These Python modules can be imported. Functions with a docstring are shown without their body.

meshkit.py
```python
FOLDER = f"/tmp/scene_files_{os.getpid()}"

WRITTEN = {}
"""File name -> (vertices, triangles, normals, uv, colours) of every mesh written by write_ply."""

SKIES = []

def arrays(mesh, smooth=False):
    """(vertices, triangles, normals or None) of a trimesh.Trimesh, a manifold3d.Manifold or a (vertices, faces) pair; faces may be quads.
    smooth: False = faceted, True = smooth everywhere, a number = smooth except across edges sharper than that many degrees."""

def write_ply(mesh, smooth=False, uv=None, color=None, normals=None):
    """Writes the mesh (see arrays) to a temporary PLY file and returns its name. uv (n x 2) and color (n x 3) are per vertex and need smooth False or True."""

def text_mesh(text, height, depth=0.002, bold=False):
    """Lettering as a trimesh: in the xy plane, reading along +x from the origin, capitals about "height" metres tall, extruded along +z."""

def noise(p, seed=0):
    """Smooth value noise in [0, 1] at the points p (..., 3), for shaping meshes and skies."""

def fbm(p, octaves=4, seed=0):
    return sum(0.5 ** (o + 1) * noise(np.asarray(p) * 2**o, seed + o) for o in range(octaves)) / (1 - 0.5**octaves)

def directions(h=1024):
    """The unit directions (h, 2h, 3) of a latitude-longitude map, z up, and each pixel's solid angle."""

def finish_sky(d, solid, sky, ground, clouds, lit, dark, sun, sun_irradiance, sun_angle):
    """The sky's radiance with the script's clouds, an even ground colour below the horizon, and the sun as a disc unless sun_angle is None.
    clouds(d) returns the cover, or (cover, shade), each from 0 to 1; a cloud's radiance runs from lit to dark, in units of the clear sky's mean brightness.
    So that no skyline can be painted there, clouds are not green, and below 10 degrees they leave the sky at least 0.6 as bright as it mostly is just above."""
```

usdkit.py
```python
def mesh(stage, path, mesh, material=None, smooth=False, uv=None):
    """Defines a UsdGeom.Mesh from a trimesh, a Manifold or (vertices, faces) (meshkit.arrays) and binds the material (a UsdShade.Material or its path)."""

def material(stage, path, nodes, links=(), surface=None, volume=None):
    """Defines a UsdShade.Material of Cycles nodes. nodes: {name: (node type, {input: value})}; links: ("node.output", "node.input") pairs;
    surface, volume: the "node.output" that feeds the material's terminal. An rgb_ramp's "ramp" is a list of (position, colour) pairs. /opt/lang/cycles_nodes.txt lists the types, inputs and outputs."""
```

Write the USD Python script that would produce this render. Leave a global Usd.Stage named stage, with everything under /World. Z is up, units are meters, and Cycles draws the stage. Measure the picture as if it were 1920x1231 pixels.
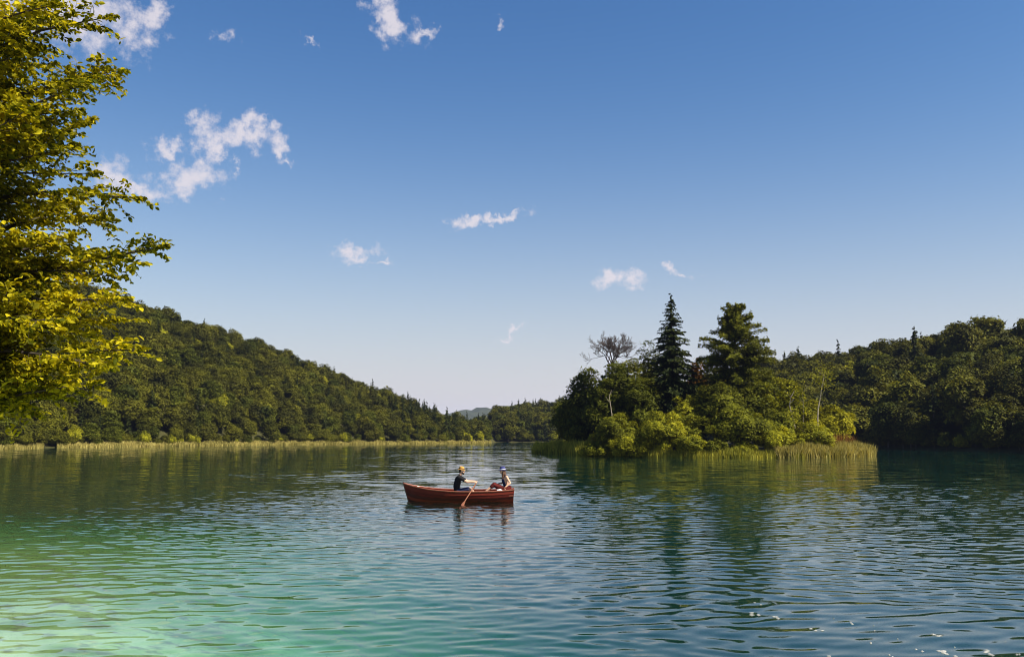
import math, random
import numpy as np, trimesh, manifold3d as m3, usdkit, meshkit
from pxr import Usd, UsdGeom, UsdLux, UsdShade, Gf, Sdf, Vt
from scipy.interpolate import PchipInterpolator

stage = Usd.Stage.CreateInMemory()
UsdGeom.SetStageUpAxis(stage, 'Z'); UsdGeom.SetStageMetersPerUnit(stage, 1.0)
world = UsdGeom.Xform.Define(stage, '/World'); stage.SetDefaultPrim(world.GetPrim())
UsdGeom.Scope.Define(stage, '/World/Looks')
V = np.array
# ------------------------------------------------------------------ camera
FPX, HZ, EYE = 1663.0, 818.0, 2.6          # focal length in photo pixels, horizon row, eye height above the lake
PITCH = math.atan((HZ - 615.5) / FPX)
cam = UsdGeom.Camera.Define(stage, '/World/camera')
cam.CreateHorizontalApertureAttr(36.0); cam.CreateVerticalApertureAttr(36.0 * 656 / 1024)
cam.CreateFocalLengthAttr(36.0 * FPX / 1920); cam.CreateClippingRangeAttr((0.1, 20000))
cam.AddTranslateOp().Set(Gf.Vec3d(0, 0, EYE)); cam.AddRotateXOp().Set(90 + math.degrees(PITCH))
def ray(px, py):
    x, y = (px - 960) / FPX, (615.5 - py) / FPX
    c, s = math.cos(PITCH), math.sin(PITCH)
    return V([x, c - s * y, s + c * y])
def at(px, py, Y):                          # the point seen at a photo pixel, Y metres ahead
    d = ray(px, py); return V([0, 0, EYE]) + d * (Y / d[1])
def az_of(px): return math.atan((px - 960) / FPX * math.cos(PITCH))
# ------------------------------------------------------------------ sky and sun
SUN_AZ, SUN_EL = math.radians(115), math.radians(47)
SKY_STRENGTH, SUN_INT, STOPS = 0.05, 1.25, 1.28
CLOUDS = [  # pixel x, y, half width, half height, tilt in degrees
    (120, 15, 120, 55, 0), (250, 50, 42, 36, 20), (290, 20, 25, 25, 0), (428, 62, 30, 14, -20, .42), (580, 82, 24, 9, -30, .42), (940, 45, 20, 10, -30, .5),
    (715, 4, 34, 20, 0), (738, 42, 44, 26, -30), (788, 64, 30, 11, 0), (700, 40, 14, 26, 0, .35),
    (382, 238, 27, 26, 0), (448, 254, 42, 22, 0), (470, 230, 18, 22, 20), (512, 266, 22, 20, -30), (522, 290, 16, 22, 0), (312, 276, 22, 14, 20),
    (385, 300, 26, 20, 40), (350, 335, 62, 28, 8), (215, 332, 46, 30, -25), (270, 350, 40, 14, 0), (418, 262, 34, 18, 0), (488, 252, 30, 18, -10), (405, 285, 18, 30, -20), (440, 312, 12, 10, 0, .4), (540, 315, 12, 12, 0, .4),
    (882, 420, 28, 9, 0), (945, 409, 40, 8, 8), (662, 474, 38, 13, 10), (710, 490, 15, 6, 0), (676, 495, 8, 4, 0),
    (1148, 523, 26, 16, 10), (1190, 518, 18, 14, 20), (1264, 507, 14, 11, 0), (1285, 517, 26, 5, 0), (945, 621, 16, 6, 0), (962, 619, 16, 6, 0)]
cam.CreateExposureAttr(STOPS)
def build_sky():
    rs = random.Random(5)
    blobs = []
    for px, py, w, h, tilt, *thin in CLOUDS:
        d = ray(px, py); d = d / np.linalg.norm(d)
        blobs.append((math.atan2(d[0], d[1]), math.asin(d[2]), w / FPX, h / FPX, math.radians(tilt), thin[0] if thin else .08))
    for k in range(20):                     # the same kind of small fair-weather clouds on round the sky
        a, e = rs.uniform(0.75, 2 * math.pi - 0.75), rs.uniform(0.12, 0.9)
        a = a if a < math.pi else a - 2 * math.pi
        for q in range(2):
            blobs.append((a + rs.uniform(-.05, .05), e + rs.uniform(-.02, .02), rs.uniform(.02, .05), rs.uniform(.012, .025), 0.0, .1))
    n = {'tc': ('texture_coordinate', {}), 'sep': ('separate_xyz', {}), 'az': ('math', {'math_type': 'arctan2'}), 'el': ('math', {'math_type': 'arcsine'}),
         'cmb': ('combine_xyz', {}), 'wn': ('noise_texture', {'scale': 28.0, 'detail': 5.0, 'roughness': 0.62}),
         'wc': ('vector_math', {'math_type': 'subtract', 'vector2': (.5, .5, .5)}), 'ws': ('vector_math', {'math_type': 'scale', 'scale': 0.065}),
         'wadd': ('vector_math', {'math_type': 'add'}),
         'sky': ('sky_texture', {'sky_type': 'single_scattering', 'sun_disc': False, 'sun_elevation': SUN_EL, 'sun_rotation': SUN_AZ, 'altitude': 500.0, 'air_density': 1.3, 'aerosol_density': 0.5, 'ozone_density': 4.0}),
         'fn': ('noise_texture', {'scale': 60.0, 'detail': 7.0, 'roughness': 0.6}), 'fs': ('math', {'math_type': 'multiply_add', 'value2': -2.3, 'value3': 2.15}),
         'dens': ('math', {'math_type': 'subtract'}), 'mr': ('map_range', {'range_type': 'smoothstep', 'from_min': 0.0, 'from_max': 0.95, 'to_min': 0.0, 'to_max': 0.88, 'clamp': True}),
         'mix': ('mix_color', {'b': tuple(c * .08 * 2 ** .6 / (SKY_STRENGTH * 2 ** STOPS) for c in (6.5, 6.1, 6.5)), 'use_clamp': False}),
         # a clear, deep summer blue that pales evenly all round into the haze near the horizon
         'sc': ('separate_color', {}), 'cc': ('combine_color', {}), 'pr': ('math', {'math_type': 'power', 'value2': 1.4}), 'pg': ('math', {'math_type': 'power', 'value2': 1.22}),
         'kr': ('math', {'math_type': 'multiply', 'value2': .121 ** .4}), 'kg': ('math', {'math_type': 'multiply', 'value2': .121 ** .22}),
         'h1': ('math', {'math_type': 'maximum', 'value2': 0.0}), 'h2': ('math', {'math_type': 'divide', 'value2': math.radians(10)}), 'h3': ('math', {'math_type': 'power', 'value2': 1.6}), 'h4': ('math', {'math_type': 'multiply', 'value2': -1.0}),
         'h5': ('math', {'math_type': 'exponent'}), 'hz': ('mix_color', {'b': (5.65, 5.38, 5.50), 'use_clamp': False}), 'bg': ('background_shader', {'strength': SKY_STRENGTH})}
    l = [('tc.generated', 'sep.vector'), ('sep.x', 'az.value1'), ('sep.y', 'az.value2'), ('sep.z', 'el.value1'), ('az.value', 'cmb.x'), ('el.value', 'cmb.y'),
         ('cmb.vector', 'wn.vector'), ('wn.color', 'wc.vector1'), ('wc.vector', 'ws.vector1'), ('cmb.vector', 'wadd.vector1'), ('ws.vector', 'wadd.vector2'),
         ('cmb.vector', 'fn.vector'), ('fn.fac', 'fs.value1')]
    prev = None
    for k, (a, e, w, h, t, thin) in enumerate(blobs):
        w, h = w * 1.5, h * 1.5
        c, s = math.cos(t), math.sin(t)     # q = R(-t) (p - c) / (w, h): rotate first by a plain rotation, then scale
        n[f's{k}'] = ('vector_math', {'math_type': 'subtract', 'vector2': (a, e, 0)})
        n[f'r{k}'] = ('vector_rotate', {'rotate_type': 'z_axis', 'angle': -t})
        n[f'm{k}'] = ('vector_math', {'math_type': 'multiply', 'vector2': (1 / w, 1 / h, 0)})
        n[f'q{k}'] = ('vector_math', {'math_type': 'length'}); n[f'l{k}'] = ('math', {'math_type': 'add', 'value2': thin})
        l += [('wadd.vector', f's{k}.vector1'), (f's{k}.vector', f'r{k}.vector'), (f'r{k}.vector', f'm{k}.vector1'), (f'm{k}.vector', f'q{k}.vector1'), (f'q{k}.value', f'l{k}.value1')]
        if prev is None: prev = f'l{k}.value'
        else:
            n[f'x{k}'] = ('math', {'math_type': 'smoothmin', 'value3': 0.25})
            l += [(prev, f'x{k}.value1'), (f'l{k}.value', f'x{k}.value2')]; prev = f'x{k}.value'
    # cover = smoothstep(noise level - distance)
    l += [('fs.value', 'dens.value1'), (prev, 'dens.value2'), ('dens.value', 'mr.value'), ('mr.result', 'mix.fac'), ('sky.color', 'sc.color'), ('sc.r', 'pr.value1'), ('sc.g', 'pg.value1'), ('pr.value', 'kr.value1'), ('pg.value', 'kg.value1'), ('kr.value', 'cc.r'), ('kg.value', 'cc.g'), ('sc.b', 'cc.b'),
          ('el.value', 'h1.value1'), ('h1.value', 'h2.value1'), ('h2.value', 'h3.value1'), ('h3.value', 'h4.value1'), ('h4.value', 'h5.value1'), ('h5.value', 'hz.fac'), ('cc.color', 'hz.a'), ('hz.result', 'mix.a'), ('mix.result', 'bg.color')]
    m = usdkit.material(stage, '/World/Looks/sky_look', n, l, surface='bg.background')
    d = UsdLux.DomeLight.Define(stage, '/World/sky'); d.CreateIntensityAttr(1.0)
    UsdShade.MaterialBindingAPI.Apply(d.GetPrim()).Bind(m)
    d.GetPrim().SetCustomDataByKey('kind', 'structure')
build_sky()
SUN_DIR = V([math.sin(SUN_AZ) * math.cos(SUN_EL), math.cos(SUN_AZ) * math.cos(SUN_EL), math.sin(SUN_EL)])
sun = UsdLux.DistantLight.Define(stage, '/World/sun')
sun.CreateIntensityAttr(SUN_INT); sun.CreateAngleAttr(0.5); sun.CreateColorAttr((1.0, 0.93, 0.80))
sun.GetPrim().CreateAttribute('inputs:normalize', Sdf.ValueTypeNames.Bool).Set(True)
sun.AddRotateZOp().Set(-math.degrees(SUN_AZ)); sun.AddRotateXOp().Set(-(90 - math.degrees(SUN_EL)))
# (rotX tilts -z away, rotZ turns it: checked below so that -z runs from the sun to the scene)
_m = UsdGeom.XformCache().GetLocalToWorldTransform(sun.GetPrim())
_d = _m.TransformDir(Gf.Vec3d(0, 0, -1))
assert np.allclose(V(_d), -SUN_DIR, atol=1e-3), (_d, SUN_DIR)
# ------------------------------------------------------------------ helpers
used = {}
def numbered(parent, name):
    k = used.get((parent, name), -1) + 1; used[(parent, name)] = k
    return f'{parent}/{name}' + (f'_{k:03d}' if k else '')
def tag(prim, label=None, cat=None, group=None, kind=None):
    for k, v in (('label', label), ('category', cat), ('group', group), ('kind', kind)):
        if v: prim.SetCustomDataByKey(k, v)
    return prim
def thing(name, label, cat, loc=(0, 0, 0), rotz=0.0, group=None, scale=None):
    x = UsdGeom.Xform.Define(stage, numbered('/World', name)); x.AddTranslateOp().Set(Gf.Vec3d(*map(float, loc)))
    if rotz: x.AddRotateZOp().Set(math.degrees(rotz))
    if scale is not None: x.AddScaleOp().Set(Gf.Vec3f(*map(float, scale)))
    return tag(x.GetPrim(), label, cat, group)
def obj(name, mesh, m, parent=None, smooth=False, tone=None, kind=None):
    p = str(parent.GetPath()) if parent is not None else '/World'
    g = usdkit.mesh(stage, numbered(p, name), mesh, m, smooth=smooth)
    if tone is not None:
        UsdGeom.PrimvarsAPI(g).CreatePrimvar('tone', Sdf.ValueTypeNames.FloatArray, 'vertex').Set(Vt.FloatArray.FromNumpy(np.asarray(tone, np.float32)))
    if kind: tag(g.GetPrim(), kind=kind)
    return g.GetPrim()
def join(ms):
    vs, fs, n = [], [], 0
    for m in ms:
        v, f = (m if isinstance(m, tuple) else (np.asarray(m.vertices), np.asarray(m.faces)))
        vs.append(v); fs.append(f + n); n += len(v)
    return np.vstack(vs), np.vstack(fs)
def unit(v): return v / np.maximum(np.linalg.norm(v, axis=-1, keepdims=True), 1e-9)
def tube(pts, radii, sides=7, cap=True):
    p = np.asarray(pts, float); r = np.broadcast_to(np.asarray(radii, float), (len(p),))
    t = unit(np.gradient(p, axis=0))
    ref = V([0, 0, 1.0]) if abs(t[:, 2]).mean() < .85 else V([1.0, 0, 0])
    a = unit(np.cross(t, ref)); b = np.cross(t, a)
    ang = np.arange(sides) * 2 * np.pi / sides
    v = (p[:, None] + r[:, None, None] * (np.cos(ang)[None, :, None] * a[:, None] + np.sin(ang)[None, :, None] * b[:, None])).reshape(-1, 3)
    i, j = np.meshgrid(np.arange(len(p) - 1), np.arange(sides), indexing='ij')
    q = np.stack([i * sides + j, i * sides + (j + 1) % sides, (i + 1) * sides + (j + 1) % sides, (i + 1) * sides + j], -1).reshape(-1, 4)
    f = np.vstack([q[:, [0, 1, 2]], q[:, [0, 2, 3]]])
    if cap:
        n = len(v); v = np.vstack([v, p[:1], p[-1:]]); k = np.arange(sides); e = (len(p) - 1) * sides
        f = np.vstack([f, np.stack([np.full(sides, n), (k + 1) % sides, k], 1), np.stack([np.full(sides, n + 1), e + k, e + (k + 1) % sides], 1)])
    return v, f
def box(size, c): return trimesh.creation.box(size, trimesh.transformations.translation_matrix(c))
def sstep(a, b, x):
    t = np.clip((np.asarray(x, float) - a) / (b - a), 0, 1); return t * t * (3 - 2 * t)
# ------------------------------------------------------------------ materials
def leaf_mat(name, dark, light, trans=0.3, var=0.42, vscale=0.12):
    """Foliage: leaf colour runs from dark to light with the leaf's own tone and a slow change from tree to tree."""
    return usdkit.material(stage, '/World/Looks/' + name, {
        'at': ('attribute', {'attribute': 'tone'}), 'g': ('geometry', {}), 'n': ('noise_texture', {'scale': vscale, 'detail': 1.0}),
        'nm': ('map_range', {'from_min': .32, 'from_max': .68, 'to_min': -var, 'to_max': var, 'clamp': True}),
        'ad': ('math', {'math_type': 'add', 'use_clamp': True}), 'r': ('mix_color', {'a': dark, 'b': light}),
        'd': ('principled_bsdf', {'roughness': .65, 'specular_ior_level': .07}), 't': ('translucent_bsdf', {}),
        'tb': ('mix_color', {'blend_type': 'multiply', 'fac': 1.0, 'b': (1.5, 1.35, .6), 'use_clamp': False}), 'mx': ('mix_closure', {'fac': trans})},
        [('g.position', 'n.vector'), ('n.fac', 'nm.value'), ('nm.result', 'ad.value1'), ('at.fac', 'ad.value2'), ('ad.value', 'r.fac'),
         ('r.result', 'd.base_color'), ('r.result', 'tb.a'), ('tb.result', 't.color'), ('d.BSDF', 'mx.closure1'), ('t.BSDF', 'mx.closure2')], surface='mx.closure')
def plain(name, col, rough=.6, col2=None, scale=6.0, spec=.4, coat=0.0, bump=0.0, stretch=None):
    n = {'p': ('principled_bsdf', {'roughness': rough, 'specular_ior_level': spec, 'coat_weight': coat, 'coat_roughness': .12})}; l = []
    n.update({'tc': ('texture_coordinate', {}), 'mp': ('mapping', {'scale': stretch or (1, 1, 1)}), 'n': ('noise_texture', {'scale': scale, 'detail': 5.0}),
              'mm': ('map_range', {'from_min': .3, 'from_max': .7, 'clamp': True}), 'm': ('mix_color', {'a': col, 'b': col2 or tuple(c * .7 for c in col)})})
    l += [('tc.object', 'mp.vector'), ('mp.vector', 'n.vector'), ('n.fac', 'mm.value'), ('mm.result', 'm.fac'), ('m.result', 'p.base_color')]
    if bump:
        n['b'] = ('bump', {'strength': bump, 'distance': .02}); l += [('n.fac', 'b.height'), ('b.normal', 'p.normal')]
    return usdkit.material(stage, '/World/Looks/' + name, n, l, surface='p.BSDF')
bark = plain('bark', (.075, .06, .045), .9, (.03, .025, .02), 3.0, .1, bump=.6, stretch=(4, 4, 1))
pale_bark = plain('pale_bark', (.34, .29, .20), .8, (.15, .12, .08), 2.5, .1)
grey_bark = plain('grey_bark', (.085, .062, .052), .9, (.045, .034, .028), 2.5, .1)
M = {}
M['beech'] = leaf_mat('hill_leaf', (0.021, 0.024, 0.0022), (0.118, 0.114, 0.007), .22)
M['olive'] = leaf_mat('olive_leaf', (0.026, 0.027, 0.003), (0.126, 0.12, 0.008), .22)
M['spruce'] = leaf_mat('spruce_needle', (0.01, 0.016, 0.003), (0.055, 0.064, 0.008), .1, .2)
M['dark'] = leaf_mat('dark_leaf', (0.019, 0.025, 0.0025), (0.122, 0.13, 0.008), .25, .2)
M['mid'] = leaf_mat('mid_leaf', (0.034, 0.04, 0.003), (0.215, 0.215, 0.011), .28, .2)
M['light'] = leaf_mat('light_leaf', (0.065, 0.072, 0.004), (0.4, 0.375, 0.016), .3, .2)
M['yellow'] = leaf_mat('yellow_leaf', (0.075, 0.075, 0.004), (0.37, 0.34, 0.014), .32, .2)
M['rust'] = leaf_mat('rust_leaf', (0.090, 0.045, 0.0050), (0.300, 0.149, 0.0090), .3, .2)
M['near'] = leaf_mat('near_leaf', (0.055, 0.062, 0.002), (0.45, 0.375, 0.01), .42, .30, .9)
M['reed'] = leaf_mat('reed_blade', (.14, .125, .03), (.42, .35, .11), .3, .25, .25)
M['reedgreen'] = leaf_mat('green_reed', (0.1, 0.11, 0.012), (0.36, 0.33, 0.045), .3, .25, .25)
M['rustreed'] = leaf_mat('rust_reed', (.09, .04, .012), (.25, .12, .03), .3, .25, .25)
ground_m = usdkit.material(stage, '/World/Looks/ground_look', {
    'g': ('geometry', {}), 'sp': ('separate_xyz', {}), 'n1': ('noise_texture', {'scale': .55, 'detail': 5.0}), 'n2': ('noise_texture', {'scale': 2.4, 'detail': 5.0, 'roughness': .6}),
    'marl': ('mix_color', {'a': (.13, .20, .075), 'b': (.31, .39, .21)}), 'alg': ('mix_color', {'b': (.105, .165, .045)}), 'ay': ('map_range', {'range_type': 'smoothstep', 'from_min': 11.5, 'from_max': 19, 'clamp': True}), 'fy': ('map_range', {'from_min': 60, 'from_max': 90, 'clamp': True}), 'zm': ('math', {'math_type': 'maximum'}), 'mf': ('map_range', {'from_min': .36, 'from_max': .56, 'clamp': True}),
    'stone': ('mix_color', {'b': (.10, .105, .07)}), 'sf': ('map_range', {'from_min': .52, 'from_max': .64, 'to_max': .75, 'clamp': True}),
    'land': ('mix_color', {'a': (.022, .024, .007), 'b': (.050, .045, .015)}), 'zf': ('map_range', {'from_min': -.02, 'from_max': .10, 'clamp': True}),
    'c': ('mix_color', {}), 'p': ('principled_bsdf', {'roughness': .9, 'specular_ior_level': .1}), 'b': ('bump', {'strength': .4, 'distance': .05})},
    [('g.position', 'sp.vector'), ('g.position', 'n1.vector'), ('g.position', 'n2.vector'), ('n1.fac', 'mf.value'), ('mf.result', 'marl.fac'), ('n2.fac', 'sf.value'), ('sf.result', 'stone.fac'), ('sp.y', 'ay.value'), ('ay.result', 'alg.fac'), ('marl.result', 'alg.a'), ('alg.result', 'stone.a'), ('sp.y', 'fy.value'),
     ('n1.fac', 'land.fac'), ('sp.z', 'zf.value'), ('zf.result', 'zm.value1'), ('fy.result', 'zm.value2'), ('zm.value', 'c.fac'), ('stone.result', 'c.a'), ('land.result', 'c.b'), ('c.result', 'p.base_color'), ('n2.fac', 'b.height'), ('b.normal', 'p.normal')], surface='p.BSDF')
# ------------------------------------------------------------------ terrain
# where the far shore lies along each bearing, how high the tree tops behind it stand, how far behind it the ridge runs
SH = [(-180, 60), (-100, 60), (-80, 110), (math.degrees(az_of(-900)), 175), (math.degrees(az_of(-350)), 200)] + [(math.degrees(az_of(p)), EYE * FPX / (y - HZ)) for p, y in
      ((0, 838), (80, 836.4), (300, 835), (600, 832.2), (850, 830.6), (915, 829.6))] + [(math.degrees(az_of(p)), r) for p, r in
      ((932, 405), (1060, 410), (1180, 330), (1330, 262), (1480, 228), (1640, 205), (1780, 188), (1920, 172), (2300, 142))] + [(80, 90), (100, 60), (180, 60)]
TOPS = [(-180, 6.0), (math.degrees(az_of(-1400)), 6.0)] + [(math.degrees(az_of(p)), math.degrees(math.atan((HZ - y) / FPX))) for p, y in
      ((-600, 520), (-200, 530), (60, 540), (230, 562), (330, 590), (450, 628), (560, 664), (700, 720), (800, 757), (862, 779), (910, 792), (930, 764), (985, 757), (1045, 752), (1180, 735), (1300, 715),
       (1450, 670), (1530, 657), (1600, 647), (1680, 636), (1740, 628), (1800, 623), (1860, 619), (1920, 618), (2100, 614), (2500, 610))] + [(100, 7.0), (180, 6.0)]
WID = [(-180, 90), (az_of(-300) * 57.3, 120), (az_of(300) * 57.3, 115), (az_of(700) * 57.3, 70), (az_of(860) * 57.3, 45), (az_of(915) * 57.3, 40), (az_of(935) * 57.3, 150), (az_of(1200) * 57.3, 130), (az_of(1500) * 57.3, 85), (az_of(1920) * 57.3, 85), (180, 80)]
f_sh, f_top, f_wid = (PchipInterpolator(*np.array(sorted(t)).T) for t in (SH, TOPS, WID))
TREE_H = 10.0
def tree_h(az): return 10.0 + 1.6 * sstep(math.degrees(az_of(1250)), math.degrees(az_of(1500)), az)
ISLAND = V([(3.5, 141), (8, 128), (14, 116.5), (20, 112), (28, 111), (36, 112), (44, 116), (48.6, 121), (48, 127), (42, 133), (32, 138), (20, 143), (9, 147)])
from shapely.geometry import Polygon, Point
import shapely
ISLAND_P = Polygon(np.vstack([ISLAND])).buffer(2).buffer(-2)
f_bank = PchipInterpolator([-400, -60, -30, -16, -11, -8.6, -6.5, -4, 0, 10, 60, 400], [30, 22, 17, 14.5, 12.5, 9.5, 5.2, 2.6, 1.4, .8, -2, -10])
def height(x, y):
    x, y = np.asarray(x, float), np.asarray(y, float)
    r, az = np.hypot(x, y), np.degrees(np.arctan2(x, y))
    s, w = f_sh(az), f_wid(az)
    t = r - s
    zr = np.maximum((s + w) * np.tan(np.radians(f_top(az))) + EYE - tree_h(az), 2.0)
    tau = np.clip((t - 6) / w, 0, None)
    up = np.where(tau < 1, np.sin(np.clip(tau, 0, 1) * np.pi / 2) ** 1.0 * .55 + .45 * np.clip(tau, 0, 1), 1 - .25 * np.clip(tau - 1, 0, 2.5))
    P = np.stack([x * .03, y * .03, 0 * x], -1)
    far = np.where(t > 0, np.minimum(.12 * t, .5) + zr * up + (meshkit.fbm(P, 3) - .5) * 4 * np.clip(t / 40, 0, 1), np.maximum(-.02 + .6 * t, -9))
    d = y - f_bank(x)
    near_bed = -(.05 + np.minimum(.02 * d, .10) + (1.1 * sstep(-7.4, 1, x) + 3.2 * sstep(-4.5, 10, x)) * sstep(0, 9, d) + .058 * np.clip(d - 8, 0, None) + .10 * np.clip(d - 75, 0, None)) + .05 * (meshkit.fbm(np.stack([x * .35, y * .35, 0 * x], -1), 3, 4) - .5)
    near = np.where(d > 0, near_bed, np.minimum(-.05 + .30 * -d, 1.0 + .02 * -d))
    near = np.where(y < -40, np.minimum(near, 3.0), near)
    z = np.maximum(np.maximum(far, near), -9)
    m = (np.abs(x - 26) < 40) & (np.abs(y - 128) < 35)
    if m.any():
        pts = shapely.points(x[m], y[m]); ins = shapely.contains(ISLAND_P, pts); dist = shapely.distance(ISLAND_P.exterior, pts)
        z[m] = np.maximum(z[m], np.where(ins, np.minimum(.10 + .10 * dist, 1.3), -1.1 * dist - .02))
    return z
def build_ground():
    az = np.radians(np.concatenate([np.arange(-180, -40, 4), np.arange(-40, 40, .3), np.arange(40, 180, 4)]))
    r = np.concatenate([[.3], np.geomspace(1.2, 34, 70), np.geomspace(35.5, 160, 60), np.arange(162, 640, 4.0), np.geomspace(660, 5300, 22)])
    A, R = np.meshgrid(az, r, indexing='ij'); x, y = R * np.sin(A), R * np.cos(A); z = height(x.ravel(), y.ravel()).reshape(x.shape)
    n, m = x.shape; i, j = np.meshgrid(np.arange(n), np.arange(m - 1), indexing='ij'); i2 = (i + 1) % n
    q = np.stack([i * m + j, i * m + j + 1, i2 * m + j + 1, i2 * m + j], -1).reshape(-1, 4)[:, ::-1]
    v = np.vstack([np.stack([x, y, z], -1).reshape(-1, 3), [[0, 0, float(z[:, 0].mean())]]])
    k = np.arange(n)
    f = np.vstack([q[:, [0, 1, 2]], q[:, [0, 2, 3]], np.stack([np.full(n, n * m), ((k + 1) % n) * m, k * m], 1)])
    tm = trimesh.Trimesh(v, f, process=False)
    if tm.face_normals[len(f) // 2, 2] < 0: f = f[:, ::-1]
    tag(obj('ground', (v, f), ground_m, smooth=True), kind='structure')
build_ground()
def build_mountain():
    pts = [(-400, 0), (500, 8), (760, 30), (861, 50), (925, 59), (985, 55), (1030, 62), (1062, 74), (1130, 90), (1300, 80), (1700, 50), (2300, 10), (2600, 0)]
    f = PchipInterpolator([az_of(p) for p, _ in pts], [h / FPX for _, h in pts])
    a = np.linspace(az_of(-390), az_of(2590), 260); t = np.linspace(-1, 1, 28)
    A, T = np.meshgrid(a, t, indexing='ij'); R = 3600 + 900 * T
    x, y = R * np.sin(A), R * np.cos(A)
    n = meshkit.fbm(np.stack([x * .006, y * .006, 0 * x], -1), 4) - .5
    z = (f(A) * 3600 * .9 + EYE - 14) * np.cos(T * np.pi / 2) ** .8 * (1 + .1 * n) + 8 * n + 16 * np.random.default_rng(3).random(x.shape) * np.cos(T * np.pi / 2)
    N, m = x.shape; i, j = np.meshgrid(np.arange(N - 1), np.arange(m - 1), indexing='ij')
    q = np.stack([i * m + j, i * m + j + 1, (i + 1) * m + j + 1, (i + 1) * m + j], -1).reshape(-1, 4)[:, ::-1]
    mat = plain('mountain_look', (.045, .05, .02), .95, (.03, .035, .014), .01, .05)
    tag(obj('mountain', (np.stack([x, y, z], -1).reshape(-1, 3), q), mat, smooth=True), kind='structure')
build_mountain()
# ------------------------------------------------------------------ summer haze
tag(obj('haze', trimesh.creation.box((11000, 11000, 190), trimesh.transformations.translation_matrix((0, 0, 80))), usdkit.material(stage, '/World/Looks/haze_look', {'v': ('principled_volume', {'color': (.52, .62, 1.0), 'density': 0.5e-4, 'anisotropy': .2})}, [], volume='v.volume')), 'pale summer haze in the air over the lake', 'haze', kind='stuff')
# ------------------------------------------------------------------ lake
BOAT = V([-2.16, 36.6, 0.0])
def waves():
    rs = np.random.default_rng(11); W = []
    for k in range(56):
        lam = np.exp(rs.uniform(math.log(.27), math.log(2.6)))
        th = rs.normal(math.radians(97), math.radians(26))         # the way the wave runs: mostly towards the near bank
        slope = .0112 * (lam / 1.0) ** -.12 * np.exp(-(math.log(lam / .50)) ** 2 / 1.0)
        W.append((2 * np.pi / lam, th, slope, rs.uniform(0, 2 * np.pi)))
    return W
WAVES = waves()
def calm(x, y):                                                    # wind: stiller under the trees on the left, gusts elsewhere
    P = np.stack([x * .05, y * .09, 0 * x], -1)
    g = .55 + .9 * meshkit.fbm(P, 2, 8)
    return g * (1 - .62 * np.exp(-((x + 24) / 15) ** 2 - ((y - 40) / 15) ** 2)) * (.8 + .2 * sstep(10, 30, y))
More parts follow.
